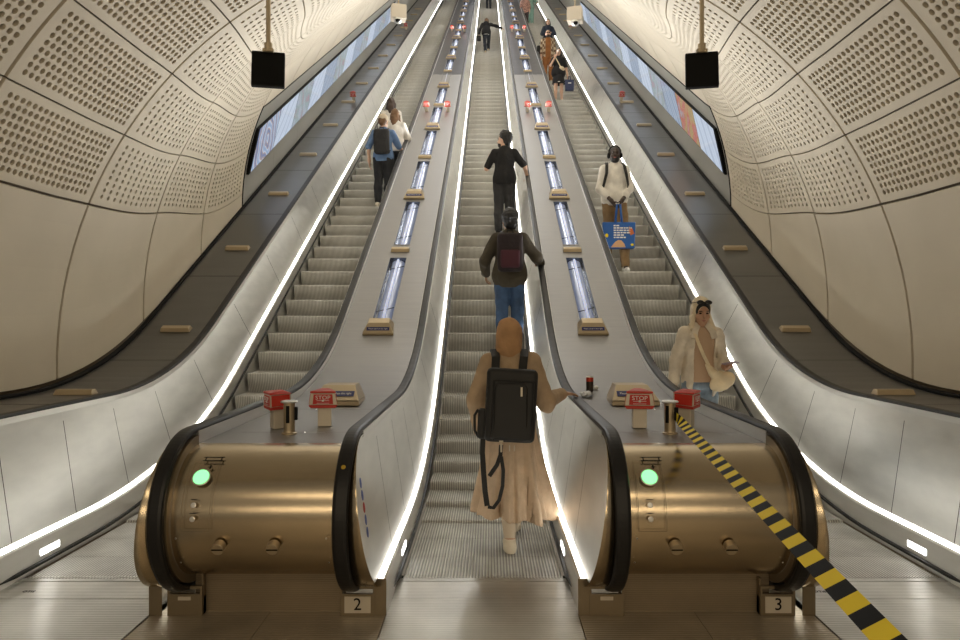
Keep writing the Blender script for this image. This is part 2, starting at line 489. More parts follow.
ORD = ['first','second','third','fourth','fifth','sixth','seventh','eighth','ninth','tenth','eleventh','twelfth','thirteenth','fourteenth','fifteenth','sixteenth','seventeenth','eighteenth','nineteenth','twentieth','twenty-first','twenty-second','twenty-third','twenty-fourth']
DN = {0: 'deck numbered 2', 1: 'deck numbered 3'}
SLOPE = math.atan(T30)
# recessed lamps: louvred tray with a pale blue tube
M['tube'] = mat('lamp_tube', (.8,.85,1), 0, .3, emit=(.52,.64,1.0), estr=.42)
M['tray'] = mat('lamp_tray', (.25,.27,.31), .9, .25)
M['lens'] = mat('lamp_lens', (.36,.40,.50), .3, .25, emit=(.50,.62,1.0), estr=.13, noise=((60,3,60),.2))
def lamp_proto():
    L = (SLOTS[0][1]-SLOTS[0][0])/math.cos(SLOPE); w = .111; L -= .008
    E = bpy.data.objects.new('deck_light', None); COL.objects.link(E)
    mb = MB(); mb.box((-w,-L/2,-.09),(w,L/2,-.085)); mb.box((-w,-L/2,-.085),(-w+.004,L/2,0)); mb.box((w-.004,-L/2,-.085),(w,L/2,0))
    mb.box((-w,-L/2,-.085),(w,-L/2+.004,0)); mb.box((-w,L/2-.004,-.085),(w,L/2,0)); mb.obj('tray', M['tray'], E)
    V = []; F = []
    for i in range(9):
        a = PI*i/8; V += [(-.085*math.cos(a), -L/2+.02, -.08+.055*math.sin(a)), (-.085*math.cos(a), L/2-.02, -.08+.055*math.sin(a))]
    for i in range(8): F.append((2*i, 2*i+1, 2*i+3, 2*i+2))
    link('lens', mesh('lens', V, F, M['lens'], True), E)
    MB().tube([(0,-L/2+.03,-.018),(0,L/2-.03,-.018)], .016, 10).obj('tube', M['tube'], E, smooth=True)
    mb = MB()
    for t in (-.33, .33): mb.tube([(-.10, t*L-.05, -.012),(.10, t*L+.05, -.012)], .005, 6)
    mb.obj('cross_wire', M['black'], E)
    mb = MB(); f = .012
    mb.box((-w-f,-L/2-f,.0),(-w,L/2+f,.004)); mb.box((w,-L/2-f,.0),(w+f,L/2+f,.004)); mb.box((-w,-L/2-f,.0),(w,-L/2,.004)); mb.box((-w,L/2,.0),(w,L/2+f,.004))
    mb.obj('frame', M['deck'], E)
    return E
proto = lamp_proto(); first = True
LAMPS = []
for k, xm in enumerate((XM1, XM2)):
    for i, (s0, s1) in enumerate(SLOTS[:20]):
        o = proto if first else copy_tree(proto); first = False
        d = (s0+s1)/2; o.location = (xm, d, deckz(d)+.0035); o.rotation_euler = (SLOPE, 0, 0)
        tag(o, f'{ORD[i]} recessed light up the slope of the {DN[k]}', 'light', 'recessed lights in the dividing decks')
        LAMPS.append((xm, d))
# sign wedges and plain blocks
def wedge_proto(w=.34, h=.105, ln=.24):
    E = bpy.data.objects.new('sign_wedge', None); COL.objects.link(E)
    a, b = w/2, w/2-.055
    V = [(-a,-ln/2,0),(a,-ln/2,0),(a-.02,ln/2,0),(-a+.02,ln/2,0),(-a,-ln/2,.025),(a,-ln/2,.025),(a-.02,ln/2,.02),(-a+.02,ln/2,.02)]
    mb = MB().hexa(V)
    V = [(-a,-ln/2,.028),(a,-ln/2,.028),(a-.02,ln/2,.022),(-a+.02,ln/2,.022),(-b,-.02,h),(b,-.02,h),(b,ln/2-.03,h),(-b,ln/2-.03,h)]
    mb.hexa(V); mb.obj('housing', M['tan'], E, bevel=.004)
    # label on the front slope
    p0 = Vector((0,-ln/2,.028)); p1 = Vector((0,-.02,h)); u = (p1-p0).normalized(); n = Vector((0,-u.z,u.y))
    m4 = Matrix(((1,0,0,0),(0,u.y,n.y,0),(0,u.z,n.z,0),(0,0,0,1)))
    lab = MB(); lab.box((-.125,-.020,0),(.125,.020,.002)); o = lab.obj('label_plate', M['navy'], E); o.matrix_local = Matrix.Translation(p0.lerp(p1,.42)+n*.001) @ m4
    t = link('lettering', text_mesh('Please stand on the right', .021, M['white'], .0004), E); t.matrix_local = Matrix.Translation(p0.lerp(p1,.42)+n*.0035) @ m4
    return E
def block_mesh(w=.30):
    a = w/2; h = .045
    V = [(-a,-.05,0),(a,-.05,0),(a,.05,0),(-a,.05,0),(-a+.012,-.03,h),(a-.012,-.03,h),(a-.012,.03,h),(-a+.012,.03,h)]
    return MB().hexa(V).me('deck_block', M['tan'])
wp = wedge_proto(); first = True; BM = block_mesh(.26)
for k, xm in enumerate((XM1, XM2)):
    iw = ib = 0
    for i, n in enumerate(NODES[:20]):
        if i % 2 == 0:
            o = wp if first else copy_tree(wp); first = False
            o.location = (xm, n, deckz(n)+.003); o.rotation_euler = (SLOPE if n > 7.9 else math.atan((deckz(n+.1)-deckz(n-.1))/.2), 0, 0)
            tag(o, f'{ORD[iw]} tan sign wedge with blue label up the slope of the {DN[k]}', 'sign', 'sign wedges on the dividing decks'); iw += 1
        else:
            o = link('deck_block', BM, None, (xm, n, deckz(n)+.002), (SLOPE, 0, 0))
            b = o.modifiers.new('bevel', 'BEVEL'); b.width = .006; b.segments = 2
            tag(o, f'{ORD[ib]} low tan block between lights up the {DN[k]}', 'block', 'plain blocks on the dividing decks'); ib += 1
    o = copy_tree(wp); y = 5.72
    o.location = (xm+(.0 if k == 0 else .02), y, deckz(y)+.003); o.rotation_euler = (0,0,0); o.scale = (1.12, 1.7, 1.45)
    tag(o, f'large sign wedge behind the red stop signs on the {DN[k]}', 'sign', 'sign wedges on the dividing decks')
# emergency stop posts
def stop_proto():
    E = bpy.data.objects.new('stop_post', None); COL.objects.link(E)
    V = [(-.035,-.03,0),(.045,-.03,0),(.03,.045,0),(-.03,.045,0),(-.035,-.03,.125),(.045,-.03,.125),(.03,.045,.125),(-.03,.045,.125)]
    MB().hexa(V).obj('post', M['cream'], E, bevel=.004)
    # wedge shaped head: wide front, red top and bottom caps, steel band between
    def slab(z0, z1, w0, w1):
        f0, f1 = -.055, .075
        return [(-w0,f0,z0),(w0,f0,z0),(w0*.35,f1,z0),(-w0*.35,f1,z0),(-w1,f0,z1),(w1,f0,z1),(w1*.35,f1,z1),(-w1*.35,f1,z1)]
    MB().hexa(slab(.125,.145,.072,.086)).obj('lower_cap', M['redp'], E, bevel=.004)
    MB().hexa(slab(.146,.222,.082,.070)).obj('head', M['cream'], E, bevel=.003)
    V = [(-.074,-.059,.223),(.074,-.059,.223),(.03,.08,.223),(-.03,.08,.223),(-.074,-.059,.238),(.074,-.059,.238),(.02,.03,.249),(-.02,.03,.249)]
    MB().hexa(V).obj('upper_cap', M['redp'], E, bevel=.004)
    # sign faces front, red with white word
    MB().hexa([(-.058,-.058,.152),(.058,-.058,.152),(.058,-.054,.152),(-.058,-.054,.152),(-.053,-.058,.216),(.053,-.058,.216),(.053,-.054,.216),(-.053,-.054,.216)]).obj('sign_face', M['redt'], E)
    link('lettering', text_mesh('STOP', .036, M['white'], .0005), E, (0,-.0592,.194), (PI/2,0,0))
    mb = MB(); mb.box((-.036,-.0592,.174),(.036,-.058,.1765)); mb.box((-.006,-.0592,.169),(.006,-.058,.181)); mb.box((-.036,-.0592,.1575),(.036,-.058,.1595)); mb.obj('marking', M['white'], E)
    # red triangular wings on the flanks
    for s in (-1, 1):
        V = [(s*.080,-.05,.15),(s*.034,.065,.15),(s*.0285,.065,.219),(s*.0715,-.05,.219)]
        V2 = [(v[0]+s*.002, v[1], v[2]) for v in V]
        MB().hexa(V+V2).obj('side_panel', M['redp'], E)
    return E
sp_ = stop_proto(); first = True
def stop(x, y, rz, label, tilt=0, sc=1.0, zf=None):
    global first
    o = sp_ if first else copy_tree(sp_); first = False
    o.location = (x, y, (zf or deckz)(y)+.002); o.rotation_euler = (tilt, 0, rz); o.scale = (sc, sc, sc*(.88 if sc > 1 else 1))
    tag(o, label, 'emergency stop', 'emergency stop posts')
stop(-1.325, 4.47, R(-58), 'red stop post beside the bare barrier post on the deck numbered 2', 0, 1.12)
stop(-1.04, 4.56, R(4), 'red stop post facing front before the sign wedge, deck numbered 2', 0, 1.12)
stop(1.0, 4.49, R(-4), 'red stop post facing front before the sign wedge, deck numbered 3', 0, 1.15)
stop(1.325, 4.52, R(58), 'red stop post behind the striped tape post, deck numbered 3', 0, 1.12)
for k, xm in enumerate((XM1, XM2)):
    for s, w in ((-1, 'on the outer side'), (1, 'on the inner side')):
        w2 = 'outer' if (s < 0) == (k == 0) else 'inner'
        stop(xm+s*.25, 16.4, 0, f'small stop post partway up the {DN[k]}, on the {w2} side of the lights', SLOPE)
        stop(xm+s*.25, 27.6, 0, f'tiny stop post far up the {DN[k]}, on the {w2} side of the lights', SLOPE)
# belt barrier posts
def belt_post(x, y, label, slot_rz):
    E = empty('barrier_post', (x, y, deckz(y)), slot_rz, label, 'barrier post', 'barrier posts on the drums')
    MB().lathe([(.046,0),(.046,.008),(.036,.012),(.034,.02),(.034,.19)], 28).obj('tube', M['tan'], E, smooth=False)
    MB().lathe([(.034,.19),(.050,.192),(.052,.198),(.046,.203)], 28).obj('cap', M['steel'], E)
    mb = MB(); mb.box((.026,-.012,.085),(.050,.012,.165)); mb.obj('belt_clip', M['black'], E, bevel=.003)
    mb = MB(); mb.box((-.015,-.036,.07),(.006,-.0335,.175)); mb.obj('belt_slot', M['black'], E)
belt_post(-1.185, 4.26, 'bare bronze barrier post on the drum numbered 2', R(8))
belt_post(1.145, 4.26, 'bronze barrier post holding the striped tape', R(-35))
# ------------------------------------------------------------------ striped barrier tape
def tape():
    A = Vector((1.168, 4.225, 1.05)); B = Vector((.690, .95, 1.096)); mb = MB(); L = (B-A).length; P = .0665; s = 0.0; k = 0
    def wv(s):
        t = min(1, s/.45); t = t*t*(3-2*t)
        v = Vector((0,0,1)).lerp(Vector((.90,.05,.43)), t).normalized(); return v*.0255
    def row(s):
        p = A.lerp(B, s/L); w = wv(s); n = w.cross((B-A).normalized()).normalized()*.0006
        return [p-w-n, p+w-n, p+w+n, p-w+n]
    while s < L-1e-6:
        e = min(L, s+P); m = (s+e)/2
        a, b, c = row(s), row(m), row(e)
        for u, v in ((a,b),(b,c)):
            mb.add(u+v, [(0,1,5,4),(1,2,6,5),(2,3,7,6),(3,0,4,7)], k % 2)
        s = e; k += 1
    o = link('barrier_tape', mb.me('barrier_tape', [M['tapeb'], M['yellow']]), None)
    tag(o, 'yellow and black striped belt stretched from the barrier post towards the viewer', 'barrier tape')
tape()

# ------------------------------------------------------------------ floor
fm = MB(); fm.box((-6.5,-9,-.06),(6.5,3.0,0)); 
xs = [-6.5, EC[0]-.535, EC[0]+.535, EC[1]-.535, EC[1]+.535, EC[2]-.535, EC[2]+.535, 6.5]
fm = MB(); fm.box((-6.5,-9,-.06),(6.5,2.29,0))
for i in range(0, 8, 2):
    a, b = xs[i], xs[i+1]; w = (b-a)
    nn = max(1, int(round(w/.62)))
    for j in range(nn):
        for (y0, y1) in ((2.295,3.50),(3.505,4.6)):
            fm.box((a+w*j/nn+.0015, y0, -.06), (a+w*(j+1)/nn-.0015, y1, 0))
tag(fm.obj('floor', M['floor']), 'ridged bronze-grey metal floor before the drums', 'floor', kind='structure')
pit = MB(); pit.box((-6.5,-9,-.12),(6.5,4.6,-.06)); tag(pit.obj('floor', M['dark']), 'dark slab under the floor plates', 'floor', kind='structure')

# ------------------------------------------------------------------ tunnel lining
RT = 3.86; BAY = 1.571; B0 = 6.28
def delta(d):
    t = min(1, max(0, (d-5.85)/5.35)); return 19.8*t*t*(3-2*t)
def TP(d, th, r=RT, s=1):
    a = R(th); return (s*r*math.cos(a), d, zc(d)+r*math.sin(a))
def seam(k): return lambda d: 22.6+10.4*k-delta(d)
def base_th(d): return -2.0
def grid_panel(d0, d1, t0, t1, nu, nv, hr_=None, gap=.007, depth=.040, mu=.05, mv=.045, plain=(6,6), lip=.045, gapu=None, rb=RT):
    """panel between distances d0..d1 and angles t0(d)..t1(d); nu x nv holes of radius hr_"""
    gu = (gapu or gap)/(d1-d0); H = R(10.4)*RT; gv = gap/H
    def P(u, v, r=rb):
        u = gu+(1-2*gu)*u; d = d0+(d1-d0)*u
        a, b = t0(d), t1(d); vv = gv+(1-2*gv)*v
        return TP(d, a+(b-a)*vv, r)
    V = []; F = []; MI = []
    if nu:
        us = [0]+list(np.linspace(mu, 1-mu, nu+1))+[1]; vs = [0]+list(np.linspace(mv*1.8, 1-mv*1.8, nv+1))+[1]
    else:
        us = list(np.linspace(0,1,plain[0]+1)); vs = list(np.linspace(0,1,plain[1]+1))
    nU, nV = len(us), len(vs)
    for u in us:
        for v in vs: V.append(P(u, v))
    I = lambda i, j: i*nV+j
    ru = hr_/(d1-d0) if hr_ else 0; rv = hr_/H if hr_ else 0
    for i in range(nU-1):
        for j in range(nV-1):
            c = [I(i,j), I(i+1,j), I(i+1,j+1), I(i,j+1)]
            if not nu or i in (0, nU-2) or j in (0, nV-2):
                F.append(tuple(c)); MI.append(0); continue
            cu, cv = (us[i]+us[i+1])/2, (vs[j]+vs[j+1])/2
            b = len(V)
            for q in range(8):
                a = R(22.5+45*q); V.append(P(cu+ru*math.cos(a), cv+rv*math.sin(a)))
            for q in range(8):
                a = R(22.5+45*q); V.append(P(cu+ru*math.cos(a), cv+rv*math.sin(a), rb+depth))
            r_ = [b+q for q in range(8)]
            # sides: right (u+): ring 7,0 ; top (v+): 1,2 ; left: 3,4 ; bottom: 5,6
            F += [(c[1], c[2], r_[0], r_[7]), (c[2], c[3], r_[2], r_[1]), (c[3], c[0], r_[4], r_[3]), (c[0], c[1], r_[6], r_[5]),
                  (c[2], r_[1], r_[0]), (c[3], r_[3], r_[2]), (c[0], r_[5], r_[4]), (c[1], r_[7], r_[6])]
            MI += [0]*8
            for q in range(8):
                q2 = (q+1) % 8; F.append((b+q, b+q2, b+8+q2, b+8+q)); MI.append(0)
            F.append(tuple(b+8+q for q in range(8))); MI.append(1)
    # lips round the edge
    bu = [(u, 0) for u in us] ; 
    ring = [I(i,0) for i in range(nU)] + [I(nU-1,j) for j in range(1,nV)] + [I(i,nV-1) for i in range(nU-2,-1,-1)] + [I(0,j) for j in range(nV-2,0,-1)]
    uv = [(us[i],0) for i in range(nU)] + [(1,vs[j]) for j in range(1,nV)] + [(us[i],1) for i in range(nU-2,-1,-1)] + [(0,vs[j]) for j in range(nV-2,0,-1)]
    b = len(V)
    for (u, v) in uv: V.append(P(u, v, rb+lip))
    n = len(ring)
    for q in range(n):
        q2 = (q+1) % n; F.append((ring[q], b+q, b+q2, ring[q2])); MI.append(0)
    return V, F, MI
def panel_mesh(name, args, kw, mats, org=(0,0,0)):
    V, F, MI = grid_panel(*args, **kw)
    V = [(v[0]-org[0], v[1]-org[1], v[2]-org[2]) for v in V]
    me = mesh(name, V, F, mats); me.polygons.foreach_set('material_index', MI); return me
GR = [M['grc'], mat('acoustic_fleece', (.045,.035,.022), 0, .95)]
walls = {}
for s, nm, who in ((-1, 'wall_left', 'beside the escalator going up'), (1, 'wall_right', 'beside the escalator coming down')):
    # backing shell
    V = []; F = []; ds = [1.4]+dl(3, YEND)[1:]; ths = np.linspace(-30, 90, 25)
    ds = sorted(set([1.4, 2.5] + dl(3.2, YEND)))
    for d in ds:
        for t in ths: V.append(TP(d, t, RT+.06, s))
    n = len(ths)
    for i in range(len(ds)-1):
        for j in range(n-1):
            f = (i*n+j, (i+1)*n+j, (i+1)*n+j+1, i*n+j+1); F.append(f if s < 0 else f[::-1])
    o = link(nm, mesh(nm, V, F, M['grcb'])); tag(o, 'curved tunnel wall of pale perforated panels '+who, 'wall', kind='structure'); walls[s] = o
def put_panel(me, s, org=(0,0,0), name='cladding_panel'):
    o = link(name, me, walls[s], org)
    if s < 0: o.scale = (-1,1,1)
    return o
# bays: the bend is built bay by bay, the straight slope repeats
for i in range(-3, 3):
    d0, d1 = B0+BAY*i, B0+BAY*(i+1)
    dense = i < 0
    me = panel_mesh('cladding_panel', (d0, d1, base_th, seam(0), 0, 0), dict(plain=(8, 8), gapu=.017), GR)
    for s in (-1, 1): put_panel(me, s)
    for k in range(0, 7):
        kw = dict(hr_=.0245 if dense else .0225, gapu=.017)
        if dense: nh = (21, 9)
        else: nh = (11, 9)
        me = panel_mesh('cladding_panel', (d0, d1, seam(k), seam(k+1), *nh), dict(kw), GR)
        for s in (-1, 1): put_panel(me, s)
E0 = B0+3*BAY
c_seam = lambda k: (lambda d: 22.6+10.4*k-19.8)
org0 = (0, E0, zc(E0))
PM = {}
for k in range(2, 9):
    nh = (0, 0) if k == 2 else (11, 9)
    PM[k] = panel_mesh('cladding_panel', (E0, E0+BAY, c_seam(k), c_seam(k+1), *nh), dict(hr_=.0225 if k > 2 else None, gapu=.017, plain=(3,4)), GR, org0)
LM = panel_mesh('lining_panel', (E0, E0+BAY, lambda d: -2.0, c_seam(2), 0, 0), dict(plain=(2,8), gapu=.004, gap=.010), [M['lining']], org0)
nb = int((YEND-E0)/BAY)
for i in range(nb):
    d0 = E0+BAY*i; org = (0, d0, zc(d0))
    kmax = 8 if d0 < 15 else (6 if d0 < 22 else 4)
    for s in (-1, 1):
        for k in range(2, kmax+1): put_panel(PM[k], s, org)
        put_panel(LM, s, org, 'lining_panel')
# dark reveal where the grey lining starts, and the ceiling crown
for s in (-1, 1):
    pts = [TP(E0-.004, t, RT-.004, s) for t in np.linspace(-2, 24, 18)]
    pts2 = pts + [TP(d, 23.65, RT-.004, s) for d in np.arange(E0+.3, YEND, 1.0)]
    MB().tube(pts2, .010, 6).obj('reveal_edge', M['black'], walls[s])
V = []; F = []; ds = sorted(set([1.4, 2.5]+dl(3.2, YEND))); ths = np.linspace(83, 97, 5)
for d in ds:
    for t in ths: V.append(TP(d, t, RT+.03))
for i in range(len(ds)-1):
    for j in range(4): F.append((i*5+j, i*5+j+1, (i+1)*5+j+1, (i+1)*5+j))
tag(link('ceiling', mesh('ceiling', V, F, M['grc'])), 'pale crown of the tunnel above the escalators', 'ceiling', kind='structure')

# ------------------------------------------------------------------ outer ledges
SIDE = {-1: 'upgoing side', 1: 'descending side'}
for s in (-1, 1):
    xa, xb = EC[2]*s+s*(HW+.046), s*(RT-.015)
    V = []; F = []
    ds = sorted(set([3.9]+dl(3.95, YEND)))
    for d in ds: V += [(xa,d,ledgez(d)-.05),(xa,d,ledgez(d)),(xb,d,ledgez(d)+.0),(xb,d,ledgez(d)-.05)]
    for i in range(len(ds)-1):
        for q in range(3):
            f = (i*4+q, i*4+q+1, (i+1)*4+q+1, (i+1)*4+q); F.append(f if s > 0 else f[::-1])
    o = link('trim_%d' % (1 if s < 0 else 2), mesh('outer_ledge', V, F, M['ledge']))
    tag(o, 'dark metal ledge between handrail and tunnel wall, '+SIDE[s], 'ledge', kind='structure')
    # joints in the ledge, kerb at the wall
    mb = MB()
    pth = [(d, ledgez(d)) for d in ds]
    V, F = sweep(pth, [(-.045,-.01),(-.045,.022),(-.005,.030),(-.005,-.01)] if s > 0 else [(.005,-.01),(.005,.030),(.045,.022),(.045,-.01)], True, xb-(.0 if s > 0 else 0.0))
    mb.add(V, F)
    mb.obj('kerb', M['black'], o)
    mb = MB()
    for d in np.arange(5.2, YEND-1, 1.84):
        mb.hexa([(min(xa,xb),d-.003,ledgez(d-.003)-.01),(max(xa,xb),d-.003,ledgez(d-.003)-.01),(max(xa,xb),d+.003,ledgez(d+.003)-.01),(min(xa,xb),d+.003,ledgez(d+.003)-.01),
                 (min(xa,xb),d-.003,ledgez(d-.003)+.0012),(max(xa,xb),d-.003,ledgez(d-.003)+.0012),(max(xa,xb),d+.003,ledgez(d+.003)+.0012),(min(xa,xb),d+.003,ledgez(d+.003)+.0012)])
    mb.obj('joint', M['black'], o)
    BL = block_mesh(.33)
    for i in range(16):
        d = 5.84+1.88*i; sl = math.atan((ledgez(d+.1)-ledgez(d-.1))/.2)
        b = link('ledge_block', BL, None, (s*3.43, d, ledgez(d)), (sl,0,0))
        m = b.modifiers.new('bevel', 'BEVEL'); m.width = .006; m.segments = 2
        tag(b, f'{ORD[i]} low tan block up the dark ledge, {SIDE[s]}', 'block', 'blocks on the outer ledges')
    for d, n in ((17.2, 'small red stop post standing partway up the dark ledge'), (28.0, 'tiny red stop post far up the dark ledge')):
        stop(s*3.30, d, 0, n+', '+SIDE[s], SLOPE, zf=ledgez)

# the ledges end in plain bronze fronts, with the wall carried down to the floor
for s in (-1, 1):
    mb = MB(); a, b = sorted((s*3.135, s*3.84)); mb.box((a, 3.90, 0), (b, 3.95, ledgez(3.95)-.002))
    tag(mb.obj('trim_%d' % (5 if s < 0 else 6), M['brass']), 'bronze front closing the outer ledge, '+SIDE[s], 'ledge front', kind='structure')
    V = []; F = []; ths = np.linspace(-17, -2, 6)
    for d in (1.57, 3.2, 5.0):
        for t in ths: V.append(TP(d, t, RT-.002, s))
    for i in range(2):
        for j in range(5):
            f = (i*6+j, (i+1)*6+j, (i+1)*6+j+1, i*6+j+1); F.append(f if s > 0 else f[::-1])
    link('dado_panel', mesh('dado_panel', V, F, M['grc']), walls[s])
# ------------------------------------------------------------------ advertising screens along the lining
def screen_mat(i):
    m = bpy.data.materials.new('screen_picture'); m.use_nodes = True; nt = m.node_tree; b = nt.nodes['Principled BSDF']
    b.inputs['Base Color'].default_value = (.02,.02,.025,1); b.inputs['Roughness'].default_value = .15
    tc = nt.nodes.new('ShaderNodeTexCoord'); mp = nt.nodes.new('ShaderNodeMapping'); nt.links.new(tc.outputs['Object'], mp.inputs['Vector'])
    cr = nt.nodes.new('ShaderNodeValToRGB')
    looks = {0: [(0,(.28,.40,.62)),(.45,(.62,.72,.88)),(.6,(.50,.36,.30)),(1,(.16,.22,.42))],
             1: [(0,(.45,.55,.72)),(.5,(.66,.76,.90)),(1,(.58,.68,.84))],
             2: [(0,(.16,.20,.30)),(.4,(.40,.46,.56)),(.55,(.30,.40,.42)),(.7,(.40,.28,.34)),(1,(.55,.62,.74))],
             3: [(0,(.30,.38,.52)),(.5,(.42,.52,.66)),(1,(.24,.32,.46))],
             4: [(0,(.10,.22,.24)),(.4,(.42,.30,.12)),(.55,(.50,.12,.10)),(.75,(.30,.40,.46)),(1,(.50,.60,.70))]}[i]
    while len(cr.color_ramp.elements) < len(looks): cr.color_ramp.elements.new(.5)
    for e, (p, c) in zip(cr.color_ramp.elements, looks): e.position = p; e.color = (*c, 1)
    if i == 0:
        g = nt.nodes.new('ShaderNodeTexWave'); g.wave_type = 'RINGS'; g.rings_direction = 'SPHERICAL'
        g.inputs['Scale'].default_value = 1.3; g.inputs['Distortion'].default_value = 9; g.inputs['Detail'].default_value = 3
    elif i in (1, 3):
        g = nt.nodes.new('ShaderNodeTexWave'); g.inputs['Scale'].default_value = 1.6; g.inputs['Distortion'].default_value = 1.2
        mp.inputs['Rotation'].default_value = (.3,.2,.9)
    else:
        g = nt.nodes.new('ShaderNodeTexNoise'); g.inputs['Scale'].default_value = 3.6; g.inputs['Detail'].default_value = 3
    nt.links.new(mp.outputs['Vector'], g.inputs['Vector']); nt.links.new(g.outputs['Color' if i in (0,1,3) else 'Fac'], cr.inputs['Fac'])
    nt.links.new(cr.outputs['Color'], b.inputs['Emission Color']); b.inputs['Emission Strength'].default_value = .72
    return m
SMS = [screen_mat(i) for i in range(5)]
TL, TH = 7.2, 18.0; SP = 1.16; S0 = 11.12
WHAT = ['showing a blue starburst', 'showing a pale blue poster', 'showing a grey and coloured picture', 'showing a plain blue-grey picture', 'showing a dark picture with warm spots']
pat = {-1: [0,1,2,1,3,2,1,3,2,1,3,2,3,1], 1: [1,4,3,2,1,3,1,2,3,1,3,2,3,1]}
for s in (-1, 1):
    # long black housing
    V = []; F = []
    for d in (S0-.035, S0+SP*14+.03):
        V += [TP(d, TL-.35, RT+.02, s), TP(d, TL-.35, RT-.042, s), TP(d, TH+.15, RT-.042, s), TP(d, TH+.15, RT+.02, s)]
    F = [(0,1,5,4),(1,2,6,5),(2,3,7,6),(3,0,4,7),(0,3,2,1),(4,5,6,7)]
    o = link('trim_%d' % (3 if s < 0 else 4), mesh('screen_housing', V, F, M['black']))
    tag(o, 'long black housing of the advertising screens, '+SIDE[s], 'screen housing', kind='structure')
    for i in range(14):
        d0 = S0+SP*i+.012; d1 = S0+SP*(i+1)-.012; dm = (d0+d1)/2
        og = Vector(TP(dm, (TL+TH)/2, RT-.045, s))
        E = empty('advert_screen', og, 0, f'{ORD[i]} advertising screen up the wall {WHAT[pat[s][i]]}, {SIDE[s]}', 'screen', 'advertising screens along the walls')
        def q(rr, a=0.0):
            return [Vector(TP(d0-a, TL-a*10, rr, s))-og, Vector(TP(d1+a, TL-a*10, rr, s))-og, Vector(TP(d1+a, TH+a*10, rr, s))-og, Vector(TP(d0-a, TH+a*10, rr, s))-og]
        MB().hexa(q(RT-.044, .006)+q(RT-.052, .006)).obj('bezel', M['black'], E)
        MB().hexa(q(RT-.0525)+q(RT-.055)).obj('display', SMS[pat[s][i]], E)

# ------------------------------------------------------------------ hanging boxes
def hung(x, y, z, label, w=.275, h=.325, dp=.05, m=M['black'], rz=0, rx=0, cam=False):
    top = zc(y)+math.sqrt(RT*RT-x*x)
    E = empty('hanging_speaker' if not cam else 'hanging_camera', (x, y, z+h/2+.03), 0, label, 'speaker' if not cam else 'camera', 'boxes hung from the tunnel lining')
    mb = MB(); mb.box((-w/2,-dp/2,-h/2),(w/2,dp/2,h/2)); o = mb.obj('housing', m, E, (0,0,-h/2-.03), (rx,0,rz), bevel=.008)
    MB().tube([(0,0,.03),(0,0,top-(z+h/2+.03)-.005)], .020 if not cam else .015, 10).obj('rod', M['tan'], E)
    mb = MB(); mb.tube([(0,0,-.035),(0,0,.035)], [.030,.036], 10); mb.box((-.045,-.02,-.04),(.045,.02,-.01)); mb.obj('clamp', M['tan'], E)
    if not cam:
        g = MB(); g.box((-w/2+.008,-dp/2-.002,-h/2+.008),(w/2-.008,-dp/2+.001,h/2-.008)); g.obj('grille', M['black'], o)
    else:
        MB().lathe([(.11,0),(.11,-.03),(.10,-.07),(.07,-.11),(.03,-.13)][::-1], 20).obj('dome', M['steel'], E, (0,-.06,-h-.02), smooth=True)
        MB().lathe([(.06,-.02),(.05,-.06),(.03,-.08)][::-1], 16).obj('lens', M['black'], E, (0,-.14,-h-.06))
    return E
hung(-1.865, 6.0, 3.78, 'black flat speaker hung in front of the upgoing side wall', rz=R(12), rx=R(-12))
hung(1.872, 6.0, 3.775, 'black flat speaker hung in front of the descending side wall', rz=R(-12), rx=R(-12))
wh = mat('warm_white_box', (.62,.56,.47), 0, .5)
hung(-2.20, 17.2, 9.16, 'pale camera box hung high over the upgoing side ledge', .36, .34, .3, wh, R(15), 0, True)
hung(2.16, 17.2, 9.10, 'pale camera box hung high over the descending side ledge', .36, .34, .3, wh, R(-15), 0, True)

# ------------------------------------------------------------------ things left on the deck
def can(x, y):
    z = deckz(y)
    E = empty('drink_can', (x, y, z), 0, 'red and black drink can standing on the deck by the hooded woman', 'can')
    m1 = mat('can_black', (.05,.04,.035), .6, .35); m2 = mat('can_red', (.45,.05,.03), .6, .35)
    MB().lathe([(.024,0),(.033,.008),(.033,.095)], 24).obj('lower_label', m1, E, smooth=False)
    MB().lathe([(.033,.0952),(.033,.125),(.0325,.132)], 24).obj('upper_label', m2, E)
    MB().lathe([(.0325,.1322),(.026,.142),(.026,.139),(.001,.139)], 24).obj('lid', M['steel'], E)
can(.935, 6.2)
def crumple(name, loc, r, m, label, cat, sq=.6, seed=1):
    g = np.random.default_rng(seed); V = []; F = []; nu, nv = 14, 9
    for j in range(nv):
        ph = PI*j/(nv-1)
        for i in range(nu):
            a = 2*PI*i/nu; rr = r*(1+.35*(g.random()-.5)*(0 < j < nv-1))
            V.append((rr*math.sin(ph)*math.cos(a), rr*math.sin(ph)*math.sin(a), r*sq+rr*sq*math.cos(ph)))
    for j in range(nv-1):
        for i in range(nu):
            i2 = (i+1) % nu; F.append((j*nu+i, (j+1)*nu+i, (j+1)*nu+i2, j*nu+i2))
    o = link(name, mesh(name, V, F, m), None, loc); tag(o, label, cat)
pl = mat('clear_wrap', (.8,.82,.84), .25, .15, trans=.5)
crumple('plastic_wrapper', (.875, 6.0, deckz(6.0)), .055, pl, 'crumpled clear plastic wrapper on the deck beside the can', 'wrapper', .5, 3)
crumple('paper_ball', (1.0, 6.27, deckz(6.27)), .022, M['white'], 'small white crumpled ball on the deck beside the can', 'litter', .9, 5)

